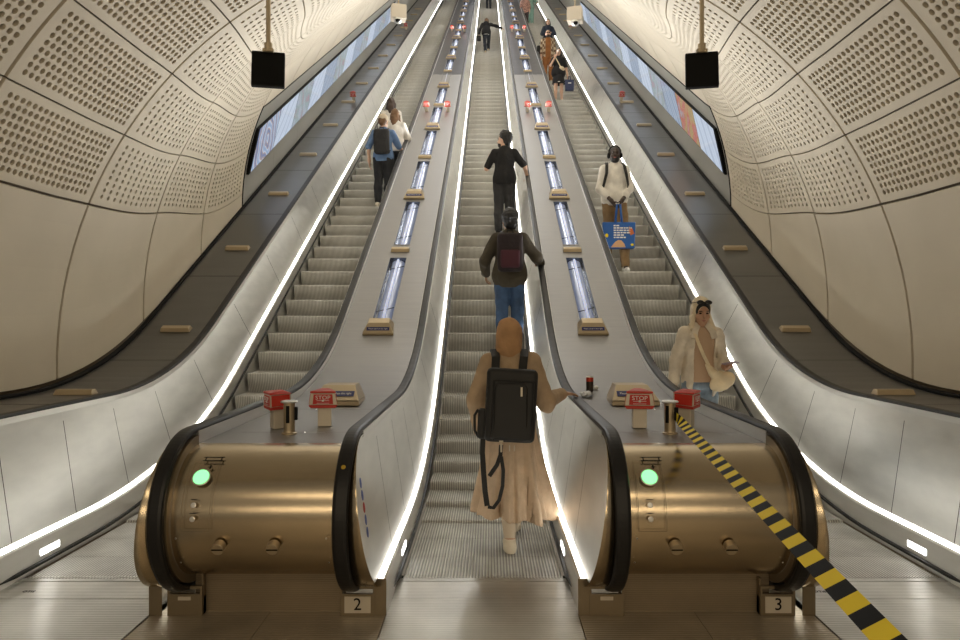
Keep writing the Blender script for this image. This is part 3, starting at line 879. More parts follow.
# safety stickers on the newel panels, yellow mark on a rail
def newel_mark(c, s):
    pass
mb = MB()
eL = e2
for k, (z, col) in enumerate(((.77,'blue'),(.705,'blue'),(.64,'redt'),(.575,'blue'),(.51,'blue'))):
    t = (z-.235)/.73; x = -(.568+.104*t)+.0015
    V = [(x, 3.69+.022*math.cos(a), z+.028*math.sin(a)) for a in np.linspace(0, 2*PI, 17)[:-1]]
    V = [(-(.568+.104*((v[2]-.235)/.73))+.002, v[1], v[2]) for v in V]
    n = len(V); W = [(v[0]-.0015, v[1], v[2]) for v in V]
    mb = MB().add(V+W, [tuple(range(n))]+[(i,(i+1)%n,n+(i+1)%n,n+i) for i in range(n)])
    mb.obj('safety_sticker', M[col], e2, (0,-4.38,0))
MB().lathe([(.012,0),(.012,.0015)], 16).obj('yellow_mark', mat('yellow_dot', (.5,.33,.03), 0, .5), e2, (-HW, NC[0]-.4515*math.cos(R(41))-4.38, NC[1]+.4515*math.sin(R(41))), (R(90-41),0,0))

# ------------------------------------------------------------------ camera, light
cam = bpy.data.cameras.new('camera'); co = bpy.data.objects.new('camera', cam); COL.objects.link(co)
co.location = (.0375, 0, 1.65); co.rotation_euler = (PI/2, 0, 0)
cam.sensor_width = 36; cam.lens = 696/960*36; cam.shift_x = -9/960; cam.shift_y = -3/960
cam.clip_start = .05; cam.clip_end = 200
SC.camera = co
w = bpy.data.worlds.new('world'); SC.world = w; w.use_nodes = True
w.node_tree.nodes['Background'].inputs[0].default_value = (1.0,.86,.66,1); w.node_tree.nodes['Background'].inputs[1].default_value = .15
def area(name, loc, rot, sx, sy, power, col, spread=180):
    l = bpy.data.lights.new(name, 'AREA'); l.shape = 'RECTANGLE'; l.size = sx; l.size_y = sy; l.energy = power; l.color = col
    l.spread = R(spread); o = bpy.data.objects.new(name, l); COL.objects.link(o); o.location = loc; o.rotation_euler = rot; return o
# uplight thrown out of every recessed deck lamp
for x, d in LAMPS:
    if d > 40: continue
    area('uplight', (x, d, deckz(d)+.012), (PI+SLOPE, 0, 0), .20, 1.3, UPW, (1,.985,.955), 150)
for d in (14, 19, 25, 31, 37, 43):  # added fill lights brightening the upper tunnel; the crown has no fixtures
    area('crown_fill', (0, d, zc(d)+RT-.12), (0,0,0), .5, 3.0, CRW, (.96,.98,1), 170)
# concourse lamps behind the viewer
area('concourse_lamp', (0,-2.0,4.4), (R(25),0,0), 6.0, .45, CONW, (1,.80,.54))
area('concourse_wall_lamp', (0,-3.6,1.95), (PI/2,0,0), 7.0, .22, STW, (1,.80,.54))

SC.view_settings.view_transform = 'Standard'; SC.view_settings.look = 'None'; SC.view_settings.gamma = 1
SC.view_settings.exposure = EXPO; SC.view_settings.use_curve_mapping = False
SC.cycles.use_denoising = True
SC.cycles.max_bounces = 8; SC.cycles.diffuse_bounces = 5; SC.cycles.glossy_bounces = 5
SC.cycles.sample_clamp_indirect = 6
# ================================================================== people
class HM(np.ndarray): hs = 1.08
class SDF:
    def __init__(s, lo, hi, h):
        s.h = h; s.lo = np.array(lo, float); s.n = np.ceil((np.array(hi)-s.lo)/h).astype(int)+1
        s.G = np.full(s.n, .25, np.float32)
    def block(s, lo, hi, pad):
        a = np.clip(np.floor((np.array(lo)-pad-s.lo)/s.h).astype(int), 0, s.n); b = np.clip(np.ceil((np.array(hi)+pad-s.lo)/s.h).astype(int)+1, 0, s.n)
        sl = tuple(slice(i, j) for i, j in zip(a, b))
        if any(j <= i for i, j in zip(a, b)): return None, None
        g = np.meshgrid(*[s.lo[k]+s.h*np.arange(a[k], b[k]) for k in range(3)], indexing='ij')
        return sl, g
    def put(s, sl, d, k, cut=False):
        g = s.G[sl]
        if cut: s.G[sl] = np.maximum(g, -d); return
        if k > 0:
            hh = np.clip(.5+.5*(g-d)/k, 0, 1); s.G[sl] = g*(1-hh)+d*hh-k*hh*(1-hh)
        else: s.G[sl] = np.minimum(g, d)
    def cone(s, a, b, ra, rb, k=.02, cut=False):
        a = np.array(a, float); b = np.array(b, float); r = max(ra, rb)
        sl, g = s.block(np.minimum(a,b)-r, np.maximum(a,b)+r, .07)
        if sl is None: return s
        ab = b-a; L2 = max(1e-9, ab@ab)
        t = np.clip(((g[0]-a[0])*ab[0]+(g[1]-a[1])*ab[1]+(g[2]-a[2])*ab[2])/L2, 0, 1)
        d = np.sqrt((g[0]-a[0]-t*ab[0])**2+(g[1]-a[1]-t*ab[1])**2+(g[2]-a[2]-t*ab[2])**2)-(ra+(rb-ra)*t)
        s.put(sl, d, k, cut); return s
    def chain(s, pts, rs, k=.02):
        for i in range(len(pts)-1): s.cone(pts[i], pts[i+1], rs[i], rs[i+1], k)
        return s
    def ell(s, c, r, Rm=None, k=.02, cut=False):
        c = np.array(c, float); r = np.array(r, float)*getattr(Rm, 'hs', 1.0); m = r.max()
        sl, g = s.block(c-m, c+m, .07)
        if sl is None: return s
        p = [g[i]-c[i] for i in range(3)]
        if Rm is not None: p = [Rm[0][i]*p[0]+Rm[1][i]*p[1]+Rm[2][i]*p[2] for i in range(3)]
        q = np.sqrt(sum((p[i]/r[i])**2 for i in range(3))); q2 = np.sqrt(sum((p[i]/r[i]**2)**2 for i in range(3)))
        s.put(sl, q*(q-1)/np.maximum(q2, 1e-6), k, cut); return s
    def box(s, c, r, Rm=None, rr=.02, k=.0, cut=False):
        c = np.array(c, float); r = np.array(r, float); m = np.linalg.norm(r)
        sl, g = s.block(c-m, c+m, .05)
        if sl is None: return s
        p = [g[i]-c[i] for i in range(3)]
        if Rm is not None: p = [Rm[0][i]*p[0]+Rm[1][i]*p[1]+Rm[2][i]*p[2] for i in range(3)]
        q = [np.abs(p[i])-r[i]+rr for i in range(3)]
        d = np.sqrt(sum(np.maximum(x, 0)**2 for x in q))+np.minimum(np.maximum(np.maximum(q[0], q[1]), q[2]), 0)-rr
        s.put(sl, d, k, cut); return s
    def grid(s):
        return np.meshgrid(*[s.lo[k]+s.h*np.arange(s.n[k]) for k in range(3)], indexing='ij')
    def above(s, z): s.G = np.maximum(s.G, (z-s.grid()[2]).astype(np.float32)); return s     # keep what is above z
    def below(s, z): s.G = np.maximum(s.G, (s.grid()[2]-z).astype(np.float32)); return s
    def folds(s, amp, f=22, seed=0):
        g = s.grid(); r = np.random.default_rng(seed); t = 0
        for i in range(6):
            v = r.normal(size=3); v[2] *= .45; v /= np.linalg.norm(v)
            t = t+np.sin((g[0]*v[0]+g[1]*v[1]+g[2]*v[2])*f*(.6+.35*i)+r.random()*6)
        s.G = s.G+(amp*t/2.5).astype(np.float32); return s
    def mesh(s, name, m):
        G = s.G; S = G < 0
        S[0] = S[-1] = False; S[:,0] = S[:,-1] = False; S[:,:,0] = S[:,:,-1] = False
        c = [S[i:S.shape[0]-1+i, j:S.shape[1]-1+j, k:S.shape[2]-1+k] for i in (0,1) for j in (0,1) for k in (0,1)]
        cnt = sum(x.astype(np.int8) for x in c); act = (cnt > 0) & (cnt < 8)
        idx = np.argwhere(act)
        if len(idx) == 0: return mesh(name, [], [], m)
        off = [(i,j,k) for i in (0,1) for j in (0,1) for k in (0,1)]
        acc = np.zeros((len(idx), 3)); num = np.zeros(len(idx))
        for a in range(8):
            for b in range(a+1, 8):
                da = np.abs(np.array(off[a])-np.array(off[b]))
                if da.sum() != 1: continue
                ga = G[tuple((idx+off[a]).T)]; gb = G[tuple((idx+off[b]).T)]
                sa = S[tuple((idx+off[a]).T)]; sb = S[tuple((idx+off[b]).T)]
                x = sa != sb; t = np.where(np.abs(ga-gb) > 1e-9, ga/(ga-gb+1e-12), .5); t = np.clip(t, 0, 1)
                p = np.array(off[a])+(np.array(off[b])-np.array(off[a]))*t[:,None]
                acc[x] += p[x]; num[x] += 1
        V = s.lo+s.h*(idx+acc/np.maximum(num,1)[:,None])
        mp = np.full(act.shape, -1, int); mp[tuple(idx.T)] = np.arange(len(idx)); Fs = []
        for ax in range(3):
            u, v = [(1,2),(2,0),(0,1)][ax]
            A = S; sh = [slice(0,None)]*3; sh2 = [slice(0,None)]*3; sh[ax] = slice(0,-1); sh2[ax] = slice(1,None)
            e = np.argwhere(A[tuple(sh)] != A[tuple(sh2)])
            e = e[(e[:,u] > 0) & (e[:,v] > 0) & (e[:,u] < S.shape[u]-1) & (e[:,v] < S.shape[v]-1)]
            du = np.zeros(3, int); dv = np.zeros(3, int); du[u] = 1; dv[v] = 1
            q = np.stack([mp[tuple((e-du-dv).T)], mp[tuple((e-dv).T)], mp[tuple(e.T)], mp[tuple((e-du).T)]], 1)
            ins = S[tuple(e.T)]
            q[~ins] = q[~ins][:, ::-1]
            Fs.append(q[(q >= 0).all(1)])
        F = np.concatenate(Fs)
        me = bpy.data.meshes.new(name); me.vertices.add(len(V)); me.vertices.foreach_set('co', V.ravel())
        me.loops.add(F.size); me.loops.foreach_set('vertex_index', F.ravel().astype(np.int32))
        me.polygons.add(len(F)); me.polygons.foreach_set('loop_start', np.arange(0, F.size, 4, dtype=np.int32)); me.polygons.foreach_set('loop_total', np.full(len(F), 4, np.int32))
        me.update(calc_edges=True); me.validate(); me.materials.append(m); me.polygons.foreach_set('use_smooth', [True]*len(me.polygons))
        return me
def nrm(v): v = np.array(v, float); return v/(np.linalg.norm(v)+1e-9)
def frame(z, y=(0,1,0)):
    z = nrm(z); y = np.array(y, float); x = nrm(np.cross(y, z)); y = np.cross(z, x); return np.array([x, y, z])

class Person:
    """Local axes: +y the way the figure faces, +x its right, z up, origin between the feet. All joints in metres."""
    D = dict(pel=(0,0,.95), che=(0,.0,1.28), neck=(0,-.01,1.47), head=(0,.02,1.625), face=(0,1,0),
             sR=(.162,-.01,1.41), sL=(-.162,-.01,1.41), eR=(.215,-.03,1.12), eL=(-.215,-.03,1.12), wR=(.225,.06,.88), wL=(-.225,.06,.88),
             hR=(.09,0,.92), hL=(-.09,0,.92), kR=(.095,.02,.50), kL=(-.095,.02,.50), aR=(.10,-.02,.085), aL=(-.10,-.02,.085),
             dR=None, dL=None, nR=(-1,0,0), nL=(1,0,0), curl=.5, toeR=(0,1,0), toeL=(0,1,0))
    def __init__(s, name, loc, yaw, label, H=1.72, h=.011, slim=1.0, **J):
        s.sc = H/1.75; s.J = {**s.D, **J}; s.h = h; s.slim = slim; s.seed = 1
        s.E = empty('person', loc, yaw, label, 'person'); s.E.scale = (s.sc,)*3
        s.lo = np.array((-.75,-.6,-.45)); s.hi = np.array((.95,.75,1.95))
        pts = [np.array(v) for k, v in s.J.items() if k in ('pel','head','sR','sL','eR','eL','wR','wL','kR','kL','aR','aL')]
        s.lo = np.min(pts, 0)-.27; s.hi = np.max(pts, 0)+.27
    def new(s, h=None): return SDF(s.lo, s.hi, h or s.h)
    def add(s, sdf, name, m): return link(name, sdf.mesh(name, m), s.E)
    def g(s, k): return np.array(s.J[k], float)
    # ---- shared shapes
    def torso(s, f, e=0, k=.05, belly=0, low=True):
        P, C, N = s.g('pel'), s.g('che'), s.g('neck'); sl = s.slim
        up = nrm(C-P); lat = s.g('sR')-s.g('sL'); Rm = frame(up, np.cross(up, nrm(lat))); up2 = nrm(N-C); Rm2 = frame(up2, np.cross(up2, nrm(lat)))
        f.ell(C+up2*.02, ((.150)*sl+e, .108*sl+e, .20+e), Rm2, k); f.ell(P*.45+C*.55-up*.03, (.142*sl+e, .10*sl+belly+e, .17+e), Rm, k)
        if low: f.ell(P, (.158*sl+e, .112*sl+e, .13+e), Rm, k)
        f.cone(s.g('sL')+(.02,0,-.005), s.g('sR')-(.02,0,.005), .047+e*.8, .047+e*.8, k); f.cone(C+up2*.1, N, .080+e, .052+e*.6, k)
    def arm(s, f, sd, e=0, to=2.0, k=.025, e2=None):
        a, b, c = s.g('s'+sd), s.g('e'+sd), s.g('w'+sd); e2 = e if e2 is None else e2; sl = .5+.5*s.slim
        t = min(1, to); f.cone(a, a+(b-a)*t, .048*sl+e, .048*sl+(.038-.048)*sl*t+e, k)
        if to > 1: t = to-1; f.cone(b, b+(c-b)*t, .038*sl+e, .038*sl+(.027-.038)*sl*t+e2, k)
    def leg(s, f, sd, e=0, to=2.0, k=.03, e2=None):
        a, b, c = s.g('h'+sd), s.g('k'+sd), s.g('a'+sd); e2 = e if e2 is None else e2; sl = s.slim
        t = min(1, to); f.cone(a, a+(b-a)*t, .088*sl+e, .088*sl+(.058-.088)*sl*t+e, k)
        if to > 1:
            t = to-1; m = b+(c-b)*.35+np.array((0,-.012,0))
            if t > .35: f.chain([b, m, b+(c-b)*t], [.055*sl+e, .056*sl+e, .056*sl+(.038-.056)*sl*(t-.35)/.65+e2], k)
            else: f.cone(b, b+(c-b)*t, .055*sl+e, .055*sl+e, k)
    def hand(s, f, sd, k=.006):
        w = s.g('w'+sd); d = s.J['d'+sd]; d = nrm(d) if d is not None else nrm(w-s.g('e'+sd))
        n = s.g('n'+sd); n = nrm(n-d*(n@d)); lat = np.cross(d, n)              # n: palm side
        if sd == 'L': lat = -lat
        cu = s.J['curl'] if not isinstance(s.J['curl'], dict) else s.J['curl'][sd]
        f.cone(w-d*.03, w+d*.015, .029, .027, .02)
        for i in range(4):
            o = lat*(.030-.020*i); f.cone(w+d*.02+o*.7, w+d*.085+o, .0135, .0115, .012)
            ln = (.040,.046,.043,.033)[i]; a0 = w+d*.088+o; ang = cu*.7; d1 = d*math.cos(ang)+n*math.sin(ang)
            a1 = a0+d1*ln; d2 = d*math.cos(ang*2.2)+n*math.sin(ang*2.2); a2 = a1+d2*ln*.62; d3 = d*math.cos(ang*3)+n*math.sin(ang*3)
            f.chain([a0, a1, a2, a2+d3*ln*.4], [.0100,.0092,.0085,.0070], k)
        b = w+d*.03+lat*.026; t1 = b+nrm(d*.6+lat*.75+n*.35)*.042; f.chain([b, t1, t1+nrm(d*.9+lat*.1+n*.4)*.032], [.0145,.011,.0085], k)
    def headshape(s, f):
        H = s.g('head'); fw = nrm(s.J['face']); up = nrm(np.array((0,0,1.0))-fw*fw[2]); rt = np.cross(fw, up); Rm = np.array([rt, fw, up]).view(HM)
        s.HB = (H, rt, fw, up, Rm); at = lambda x, y, z: H+(rt*x+fw*y+up*z)*HM.hs
        f.ell(at(0,-.012,.025), (.074,.094,.100), Rm, .02); f.ell(at(0,.030,-.045), (.056,.062,.075), Rm, .03)
        f.ell(at(0,.062,-.088), (.026,.022,.022), Rm, .02)                      # chin
        f.cone(at(0,.083,.018), at(0,.104,-.026), .008, .0135, .012)            # nose
        f.ell(at(0,.076,.030), (.052,.016,.010), Rm, .015)                      # brow
        for x in (-1, 1):
            f.ell(at(.076*x,-.008,-.008), (.010,.020,.032), Rm, .008); f.ell(at(.030*x,.090,.008), (.013,.010,.009), Rm, .006, True)
            f.ell(at(.042*x,.060,-.030), (.022,.022,.022), Rm, .02)
        f.ell(at(0,.084,-.055), (.024,.012,.007), Rm, .006); f.ell(at(0,.083,-.066), (.020,.012,.007), Rm, .006)
        N = s.g('neck'); f.cone(N-(0,0,.03), at(0,-.018,-.05), .058, .050, .03)
        return at, Rm
    # ---- pieces
    def body(s, m, legs=2.0, eyes=True, hk=None):
        f = s.new(hk); s.torso(f, -.004)
        for sd in 'LR': s.arm(f, sd); s.leg(f, sd); s.hand(f, sd); a = s.g('a'+sd); f.cone(a, a+(0,.05,-.045), .04, .035, .02); f.cone(a+(0,.0,-.045), a+nrm(s.J['toe'+sd])*.13+(0,0,-.05), .036, .03, .02)
        at, Rm = s.headshape(f); s.at = at; o = s.add(f, 'body', m); s.bd = o
        if eyes:
            for x in (-1, 1):
                g = SDF(at(.030*x,.080,.008)-.03, at(.030*x,.080,.008)+.03, .003); g.ell(at(.030*x,.078,.008), (.0125,.0115,.0075), Rm, 0); s.add(g, 'eye', EYE)
                g = SDF(at(.031*x,.088,.032)-.04, at(.031*x,.088,.032)+.04, .003); g.ell(at(.031*x,.086,.030), (.020,.007,.0042), Rm, 0); s.add(g, 'eyebrow', BROW)
            g = SDF(at(0,.09,-.06)-.04, at(0,.09,-.06)+.04, .003); g.ell(at(0,.086,-.0555), (.023,.0125,.0065), Rm, .003).ell(at(0,.085,-.0655), (.019,.0125,.0065), Rm, .003); s.add(g, 'lips', LIPS)
        return o
    def shoes(s, m, size=1.0):
        for sd in 'LR':
            f = s.new(min(s.h,.010)); a = s.g('a'+sd); t = nrm(s.J['toe'+sd]); b = a-(0,0,.055)
            f.cone(b-t*.045, b+t*.14*size, .043, .040, .02); f.cone(a+(0,0,.0), b, .046, .046, .03); f.below(a[2]+.015)
            f.above(a[2]-.088); s.add(f, 'shoe', m)
    def trousers(s, m, to=1.92, e=.014, e2=.022, top=None, seed=3, amp=.005):
        f = s.new(); P = s.g('pel'); f.ell(P+(0,0,-.01), (.160*s.slim+e*.8, .118*s.slim+e*.8, .13), None, .04)
        for sd in 'LR': s.leg(f, sd, e, to, .03, e2)
        f.folds(amp, 30, seed); f.below(top or P[2]+.09); return s.add(f, 'trousers', m)
    def top(s, m, sleeve=2.0, hem=.86, e=.016, name='shirt', flare=0, neckz=None, seed=5, amp=.006, open_=None, e2=None, belly=0):
        f = s.new(); s.torso(f, e, belly=belly); P = s.g('pel'); f.ell(P+(0,0,.02), (.165*s.slim+e+flare, .118*s.slim+e+flare, .22), None, .06)
        for sd in 'LR': s.arm(f, sd, e*1.05, sleeve, .03, e2)
        f.folds(amp, 26, seed); f.above(hem)
        if neckz: f.below(neckz)
        if open_: f.ell(*open_, cut=True)
        return s.add(f, name, m)
    def skirt(s, m, hem, wid, top=1.0, name='skirt', seed=2):
        f = s.new(); P = s.g('pel'); f.cone(P+(0,0,.06), (P[0],P[1],hem+.0), .135, wid, .04); f.folds(.006, 24, seed); f.above(hem).below(top)
        return s.add(f, name, m)
    def hair(s, m, kind='short', seed=1):
        H, rt, fw, up, Rm = s.HB; at = s.at; f = s.new(min(s.h, .010))
        f.ell(at(0,-.026,.042), (.083,.098,.096), Rm, .01)
        if kind == 'short': f.ell(at(0,-.06,-.01), (.070,.056,.07), Rm, .03)
        if kind == 'curly':
            f.ell(at(0,-.035,.062), (.100,.110,.100), Rm, .02); f.ell(at(0,-.058,-.020), (.082,.066,.088), Rm, .03)
        if kind == 'long':
            f.ell(at(0,-.065,-.05), (.088,.060,.13), Rm, .03); f.cone(at(0,-.08,-.08), at(0,-.085,-.24), .075, .045, .03)
            for x in (-1, 1): f.cone(at(.072*x,-.01,.0), at(.082*x,.03,-.20), .032, .026, .02)
        if kind == 'bun':
            f.ell(at(0,-.06,-.01), (.072,.056,.07), Rm, .03); f.ell(at(0,-.11,.08), (.045,.045,.045), Rm, .01)
        f.ell(at(0,.085,-.02), (.064,.075,.085), Rm, .0, True)      # face opening
        f.folds(.006 if kind in ('curly','long') else .002, 70 if kind == 'curly' else 45, seed); return s.add(f, 'hair', m)
    def extra(s, f, name, m): return s.add(f, name, m)
    def strap(s, pts, m, w=.03, t=.008, name='strap', parent=None, nr=(0,1,0)):
        """flat band through points"""
        mb = MB(); P = [Vector(p) for p in pts]; V = []; F = []
        for i, p in enumerate(P):
            tg = (P[min(i+1,len(P)-1)]-P[max(i-1,0)]).normalized(); n = Vector(nr[i] if isinstance(nr[0], (tuple, list)) else nr); n = (n-tg*n.dot(tg)).normalized(); l = tg.cross(n)
            V += [p-l*w/2-n*t/2, p+l*w/2-n*t/2, p+l*w/2+n*t/2, p-l*w/2+n*t/2]
        for i in range(len(P)-1):
            for q in range(4): q2 = (q+1) % 4; F.append((i*4+q, i*4+q2, i*4+4+q2, i*4+4+q))
        F += [(3,2,1,0), tuple(range(len(V)-4, len(V)))]
        return mb.add(V, F).obj(name, m, parent or s.E)
    def thing_at(s, name, label, cat, group=None):
        """a separate top-level thing placed in this person's own frame"""
        E = empty(name, s.E.location, s.E.rotation_euler.z, label, cat, group); E.scale = s.E.scale; return E

def SN(y, down=False):
    k = round((y-.10-Y0)/.4); return Y0+.4*k+(.25 if down else .13), nose(Y0+.4*k)+.004
def cloth(name, col, rough=.85, **k): return mat(name, col, 0, rough, **k)
FAB = dict(noise=((9,9,9),.14), bump=((22,22,14),.55,.02))
EYE = mat('eye_dark', (.03,.02,.015), 0, .25); BROW = mat('brow_dark', (.03,.02,.015), 0, .7); LIPS = mat('lips', (.30,.10,.08), 0, .4)
SK1 = mat('skin_tan', (.50,.30,.19), 0, .5); SK2 = mat('skin_fair', (.66,.42,.30), 0, .5); SK3 = mat('skin_deep', (.045,.026,.018), 0, .45); SK4 = mat('skin_olive', (.36,.20,.115), 0, .45)
BLK = cloth('black_cloth', (.010,.010,.011), **FAB); HB = cloth('hair_black', (.008,.007,.007), .5); HBR = cloth('hair_brown', (.16,.085,.04), .5); HDB = cloth('hair_dark_brown', (.045,.025,.015), .5)
STRAPM = cloth('strap_black', (.008,.008,.008), .6)

def backpack(p, m, label, c=(0,-.20,1.20), r=(.15,.085,.22), m2=None, straps=True, tag_=True, pocket=True):
    B = p.thing_at('backpack', label, 'backpack')
    f = SDF(np.array(c)-np.array(r)-.08, np.array(c)+np.array(r)+.08, .010); f.box(c, r, None, .05, 0); f.folds(.002, 25, 4)
    link('pack_body', f.mesh('pack_body', m), B)
    if pocket:
        c2 = (c[0], c[1]-r[1]*.75, c[2]-r[2]*.35); f = SDF(np.array(c2)-.2, np.array(c2)+.2, .010); f.box(c2, (r[0]*.78, r[1]*.42, r[2]*.48), None, .03, 0); link('front_pocket', f.mesh('front_pocket', m2 or m), B)
    if straps:
        for sx, sd in ((1,'R'),(-1,'L')):
            sh = p.g('s'+sd); x = sh[0]*.55
            p.strap([(c[0]+sx*r[0]*.6, c[1]+r[1]*.5, c[2]+r[2]*.85), (x, -.10, sh[2]+.050), (x, -.01, sh[2]+.088), (x, .085, sh[2]+.03), (x*1.1, .145, sh[2]-.12), (x*1.5, .09, sh[2]-.28), (x*1.65, -.06, sh[2]-.36), (c[0]+sx*r[0]*.8, c[1]+r[1]*.6, c[2]-r[2]*.75)],
                    STRAPM, .05, .012, 'strap', B, [(0,-.5,1),(0,-.4,1),(0,.1,1),(0,.8,.5),(0,1,.1),(sx*.7,.7,0),(sx,0,0),(sx,0,0)])
    p.strap([(c[0]-.04, c[1], c[2]+r[2]-.01), (c[0]-.03, c[1], c[2]+r[2]+.035), (c[0]+.03, c[1], c[2]+r[2]+.035), (c[0]+.04, c[1], c[2]+r[2]-.01)], STRAPM, .02, .006, 'grab_handle', B, (0,1,0))
    return B

# ---------- the hooded woman boarding the middle escalator
ROBE = cloth('robe_shaded', (.46,.335,.215), .9, **FAB); HOODM = cloth('hood_tan', (.46,.27,.135), .85, **FAB); SKIRTM = cloth('robe_lit', (.56,.42,.29), .9, **FAB)  # robe is one cloth: shade above and light below put into its colours
SHOE = cloth('cream_shoe', (.72,.63,.48), .7)
p = Person('person', (.185, 5.02, .0), 0, 'woman in a tan hood and long sand robe stepping onto the middle escalator', H=1.645, h=.0085,
    eR=(.285,.03,1.105), wR=(.435,.300,1.135), dR=(.75,.55,-.05), nR=(0,.1,-1), eL=(-.26,.0,1.12), wL=(-.22,.14,.86), face=(.1,1,-.05), head=(.0,.03,1.61),
    aR=(.055,.36,.10), aL=(.0,-.12,.085), kR=(.07,.24,.52), kL=(-.02,.02,.5), curl={'R':.25,'L':.6}, toeR=(.15,1,0), toeL=(-.1,1,0))
p.body(SK1, eyes=False); p.shoes(SHOE, 1.0)
for sd in 'LR':
    f = p.new(); a = p.g('a'+sd); b = p.g('k'+sd); f.cone(a-(0,0,.0), a+(b-a)*.6, .043, .066, .01); p.extra(f, 'sock', cloth('sock_cream', (.60,.50,.37), .9))
f = p.new(); p.torso(f, .028); P_ = p.g('pel'); f.ell(P_, (.19,.15,.25), None, .06)
p.arm(f, 'L', .026, 1.95, .03, .03); p.arm(f, 'R', .030, 1.93, .035, .026)
f.cone((.285,.03,1.10), (.30,.02,1.05), .055, .03, .04)
f.folds(.0045, 22, 8); f.above(.80); p.extra(f, 'robe_top', ROBE)
# long skirt with deep folds
g = p.new(); X_, Y_, Z_ = g.grid(); t = np.clip((1.0-Z_)/.80, 0, 1)
cx = .015+.015*t*t; cy = .0+.08*t; ang = np.arctan2(Y_-cy, X_-cx)
rad = .165+.150*t**1.15 + t*(.036*np.sin(ang*8+1.0+1.5*t)+.026*np.sin(ang*15+2.0+t)+.012*np.sin(ang*27+1+2*t)) + .012*np.sin(ang*5)
hem = .225 + .05*np.cos(ang-.25)*-.6 + .012*np.sin(ang*9)
d_ = np.sqrt((X_-cx)**2+((Y_-cy)/.86)**2)-rad
g.G = np.maximum(np.maximum(d_*.8, hem-Z_), Z_-1.0).astype(np.float32); 
inner = np.sqrt((X_-cx)**2+((Y_-cy)/.86)**2)-(rad-.03); g.G = np.maximum(g.G, np.where(Z_ < .7, -inner*.8, -1)).astype(np.float32)
p.extra(g, 'robe_skirt', SKIRTM)
at = p.at; Rm = p.HB[4]
f = p.new(); f.ell(at(0,-.02,.025), (.090,.106,.108), Rm, .02); f.ell(at(0,-.03,-.06), (.088,.095,.11), Rm, .04); f.cone(at(0,-.03,-.08), at(0,-.03,-.115), .088, .100, .03)
f.ell(at(0,.11,-.005), (.060,.07,.085), Rm, 0, True); f.folds(.0045, 38, 3); p.extra(f, 'hood', HOODM)
B = p.thing_at('backpack', 'large black rectangular backpack worn by the hooded woman', 'backpack')
BP = mat('pack_black', (.010,.010,.010), 0, .6, bump=((90,90,90),.2,.003))
tl = np.array(Euler((R(4), R(-3), 0)).to_matrix()).T
f = SDF((-.30,-.52,.72), (.30,-.02,1.46), .008); f.box((.0,-.275,1.115), (.185,.085,.265), tl, .04, 0).folds(.0015, 20, 4); link('pack_body', f.mesh('pack_body', BP), B)
f = SDF((-.30,-.52,.72), (.30,-.02,1.46), .008); f.box((.01,-.352,1.085), (.15,.035,.215), tl, .025, 0); link('front_pocket', f.mesh('front_pocket', BP), B)
mb = MB(); mb.tube([(-.125,-.392,.88),(-.115,-.392,1.25),(-.09,-.390,1.285),(.09,-.390,1.285),(.115,-.392,1.25),(.11,-.392,.90)], .004, 6); mb.obj('zip', M['rubber'], B)
mb = MB(); mb.box((.068,-.3925,1.19),(.082,-.3885,1.255)); mb.obj('logo_tag', M['cream'], B)
mb = MB(); mb.box((-.085,-.388,.862),(-.055,-.382,.875)); mb.box((-.075,-.388,.887),(-.05,-.382,.900)); mb.obj('buckle', M['cream'], B)
for sx in (-1, 1):
    p.strap([(sx*.10-.01,-.19,1.34),(sx*.105,-.12,1.455),(sx*.115,-.03,1.505),(sx*.125,.075,1.46),(sx*.14,.165,1.30),(sx*.17,.12,1.12),(sx*.20,-.03,1.0),(sx*.14,-.21,.90)], STRAPM, .062, .014, 'strap', B, [(0,-.6,1),(0,-.5,1),(0,.1,1),(0,.8,.6),(0,1,.1),(sx*.8,.6,0),(sx,0,0),(sx,-.5,0)])
f = SDF((-.32,-.45,.78), (-.08,-.10,1.28), .008); f.box((-.205,-.27,.98), (.035,.05,.11), tl, .025, 0); link('side_pocket', f.mesh('side_pocket', BP), B)
mb = MB(); mb.tube([(-.235,-.26,1.08),(-.262,-.27,1.04),(-.262,-.27,.93),(-.235,-.26,.88)], .010, 8); mb.obj('side_handle', BP, B, smooth=True)
# dangling straps below the pack
p.strap([(-.20,-.30,.90),(-.205,-.325,.78),(-.195,-.335,.62),(-.185,-.34,.50),(-.17,-.345,.40)], STRAPM, .038, .006, 'loose_strap', B, (.2,-1,0))
p.strap([(-.07,-.36,.84),(-.075,-.372,.77),(-.10,-.375,.70),(-.155,-.375,.62)], STRAPM, .03, .006, 'loose_strap', B, (.2,-1,0))
p.strap([(-.07,-.375,.76),(-.055,-.377,.66),(-.06,-.38,.55),(-.085,-.38,.45),(-.125,-.38,.395),(-.165,-.37,.40)], STRAPM, .026, .005, 'loose_strap', B, (.2,-1,0))
MB().tube([(-.07,-.362,.85),(-.07,-.368,.79)], .008, 8).obj('metal_clip', M['cream'], B)
for dx in (.0,.035): MB().tube([(dx-.01,-.352,.835),(dx-.01,-.362,.795)], .004, 6).obj('zip_puller', M['cream'], B)

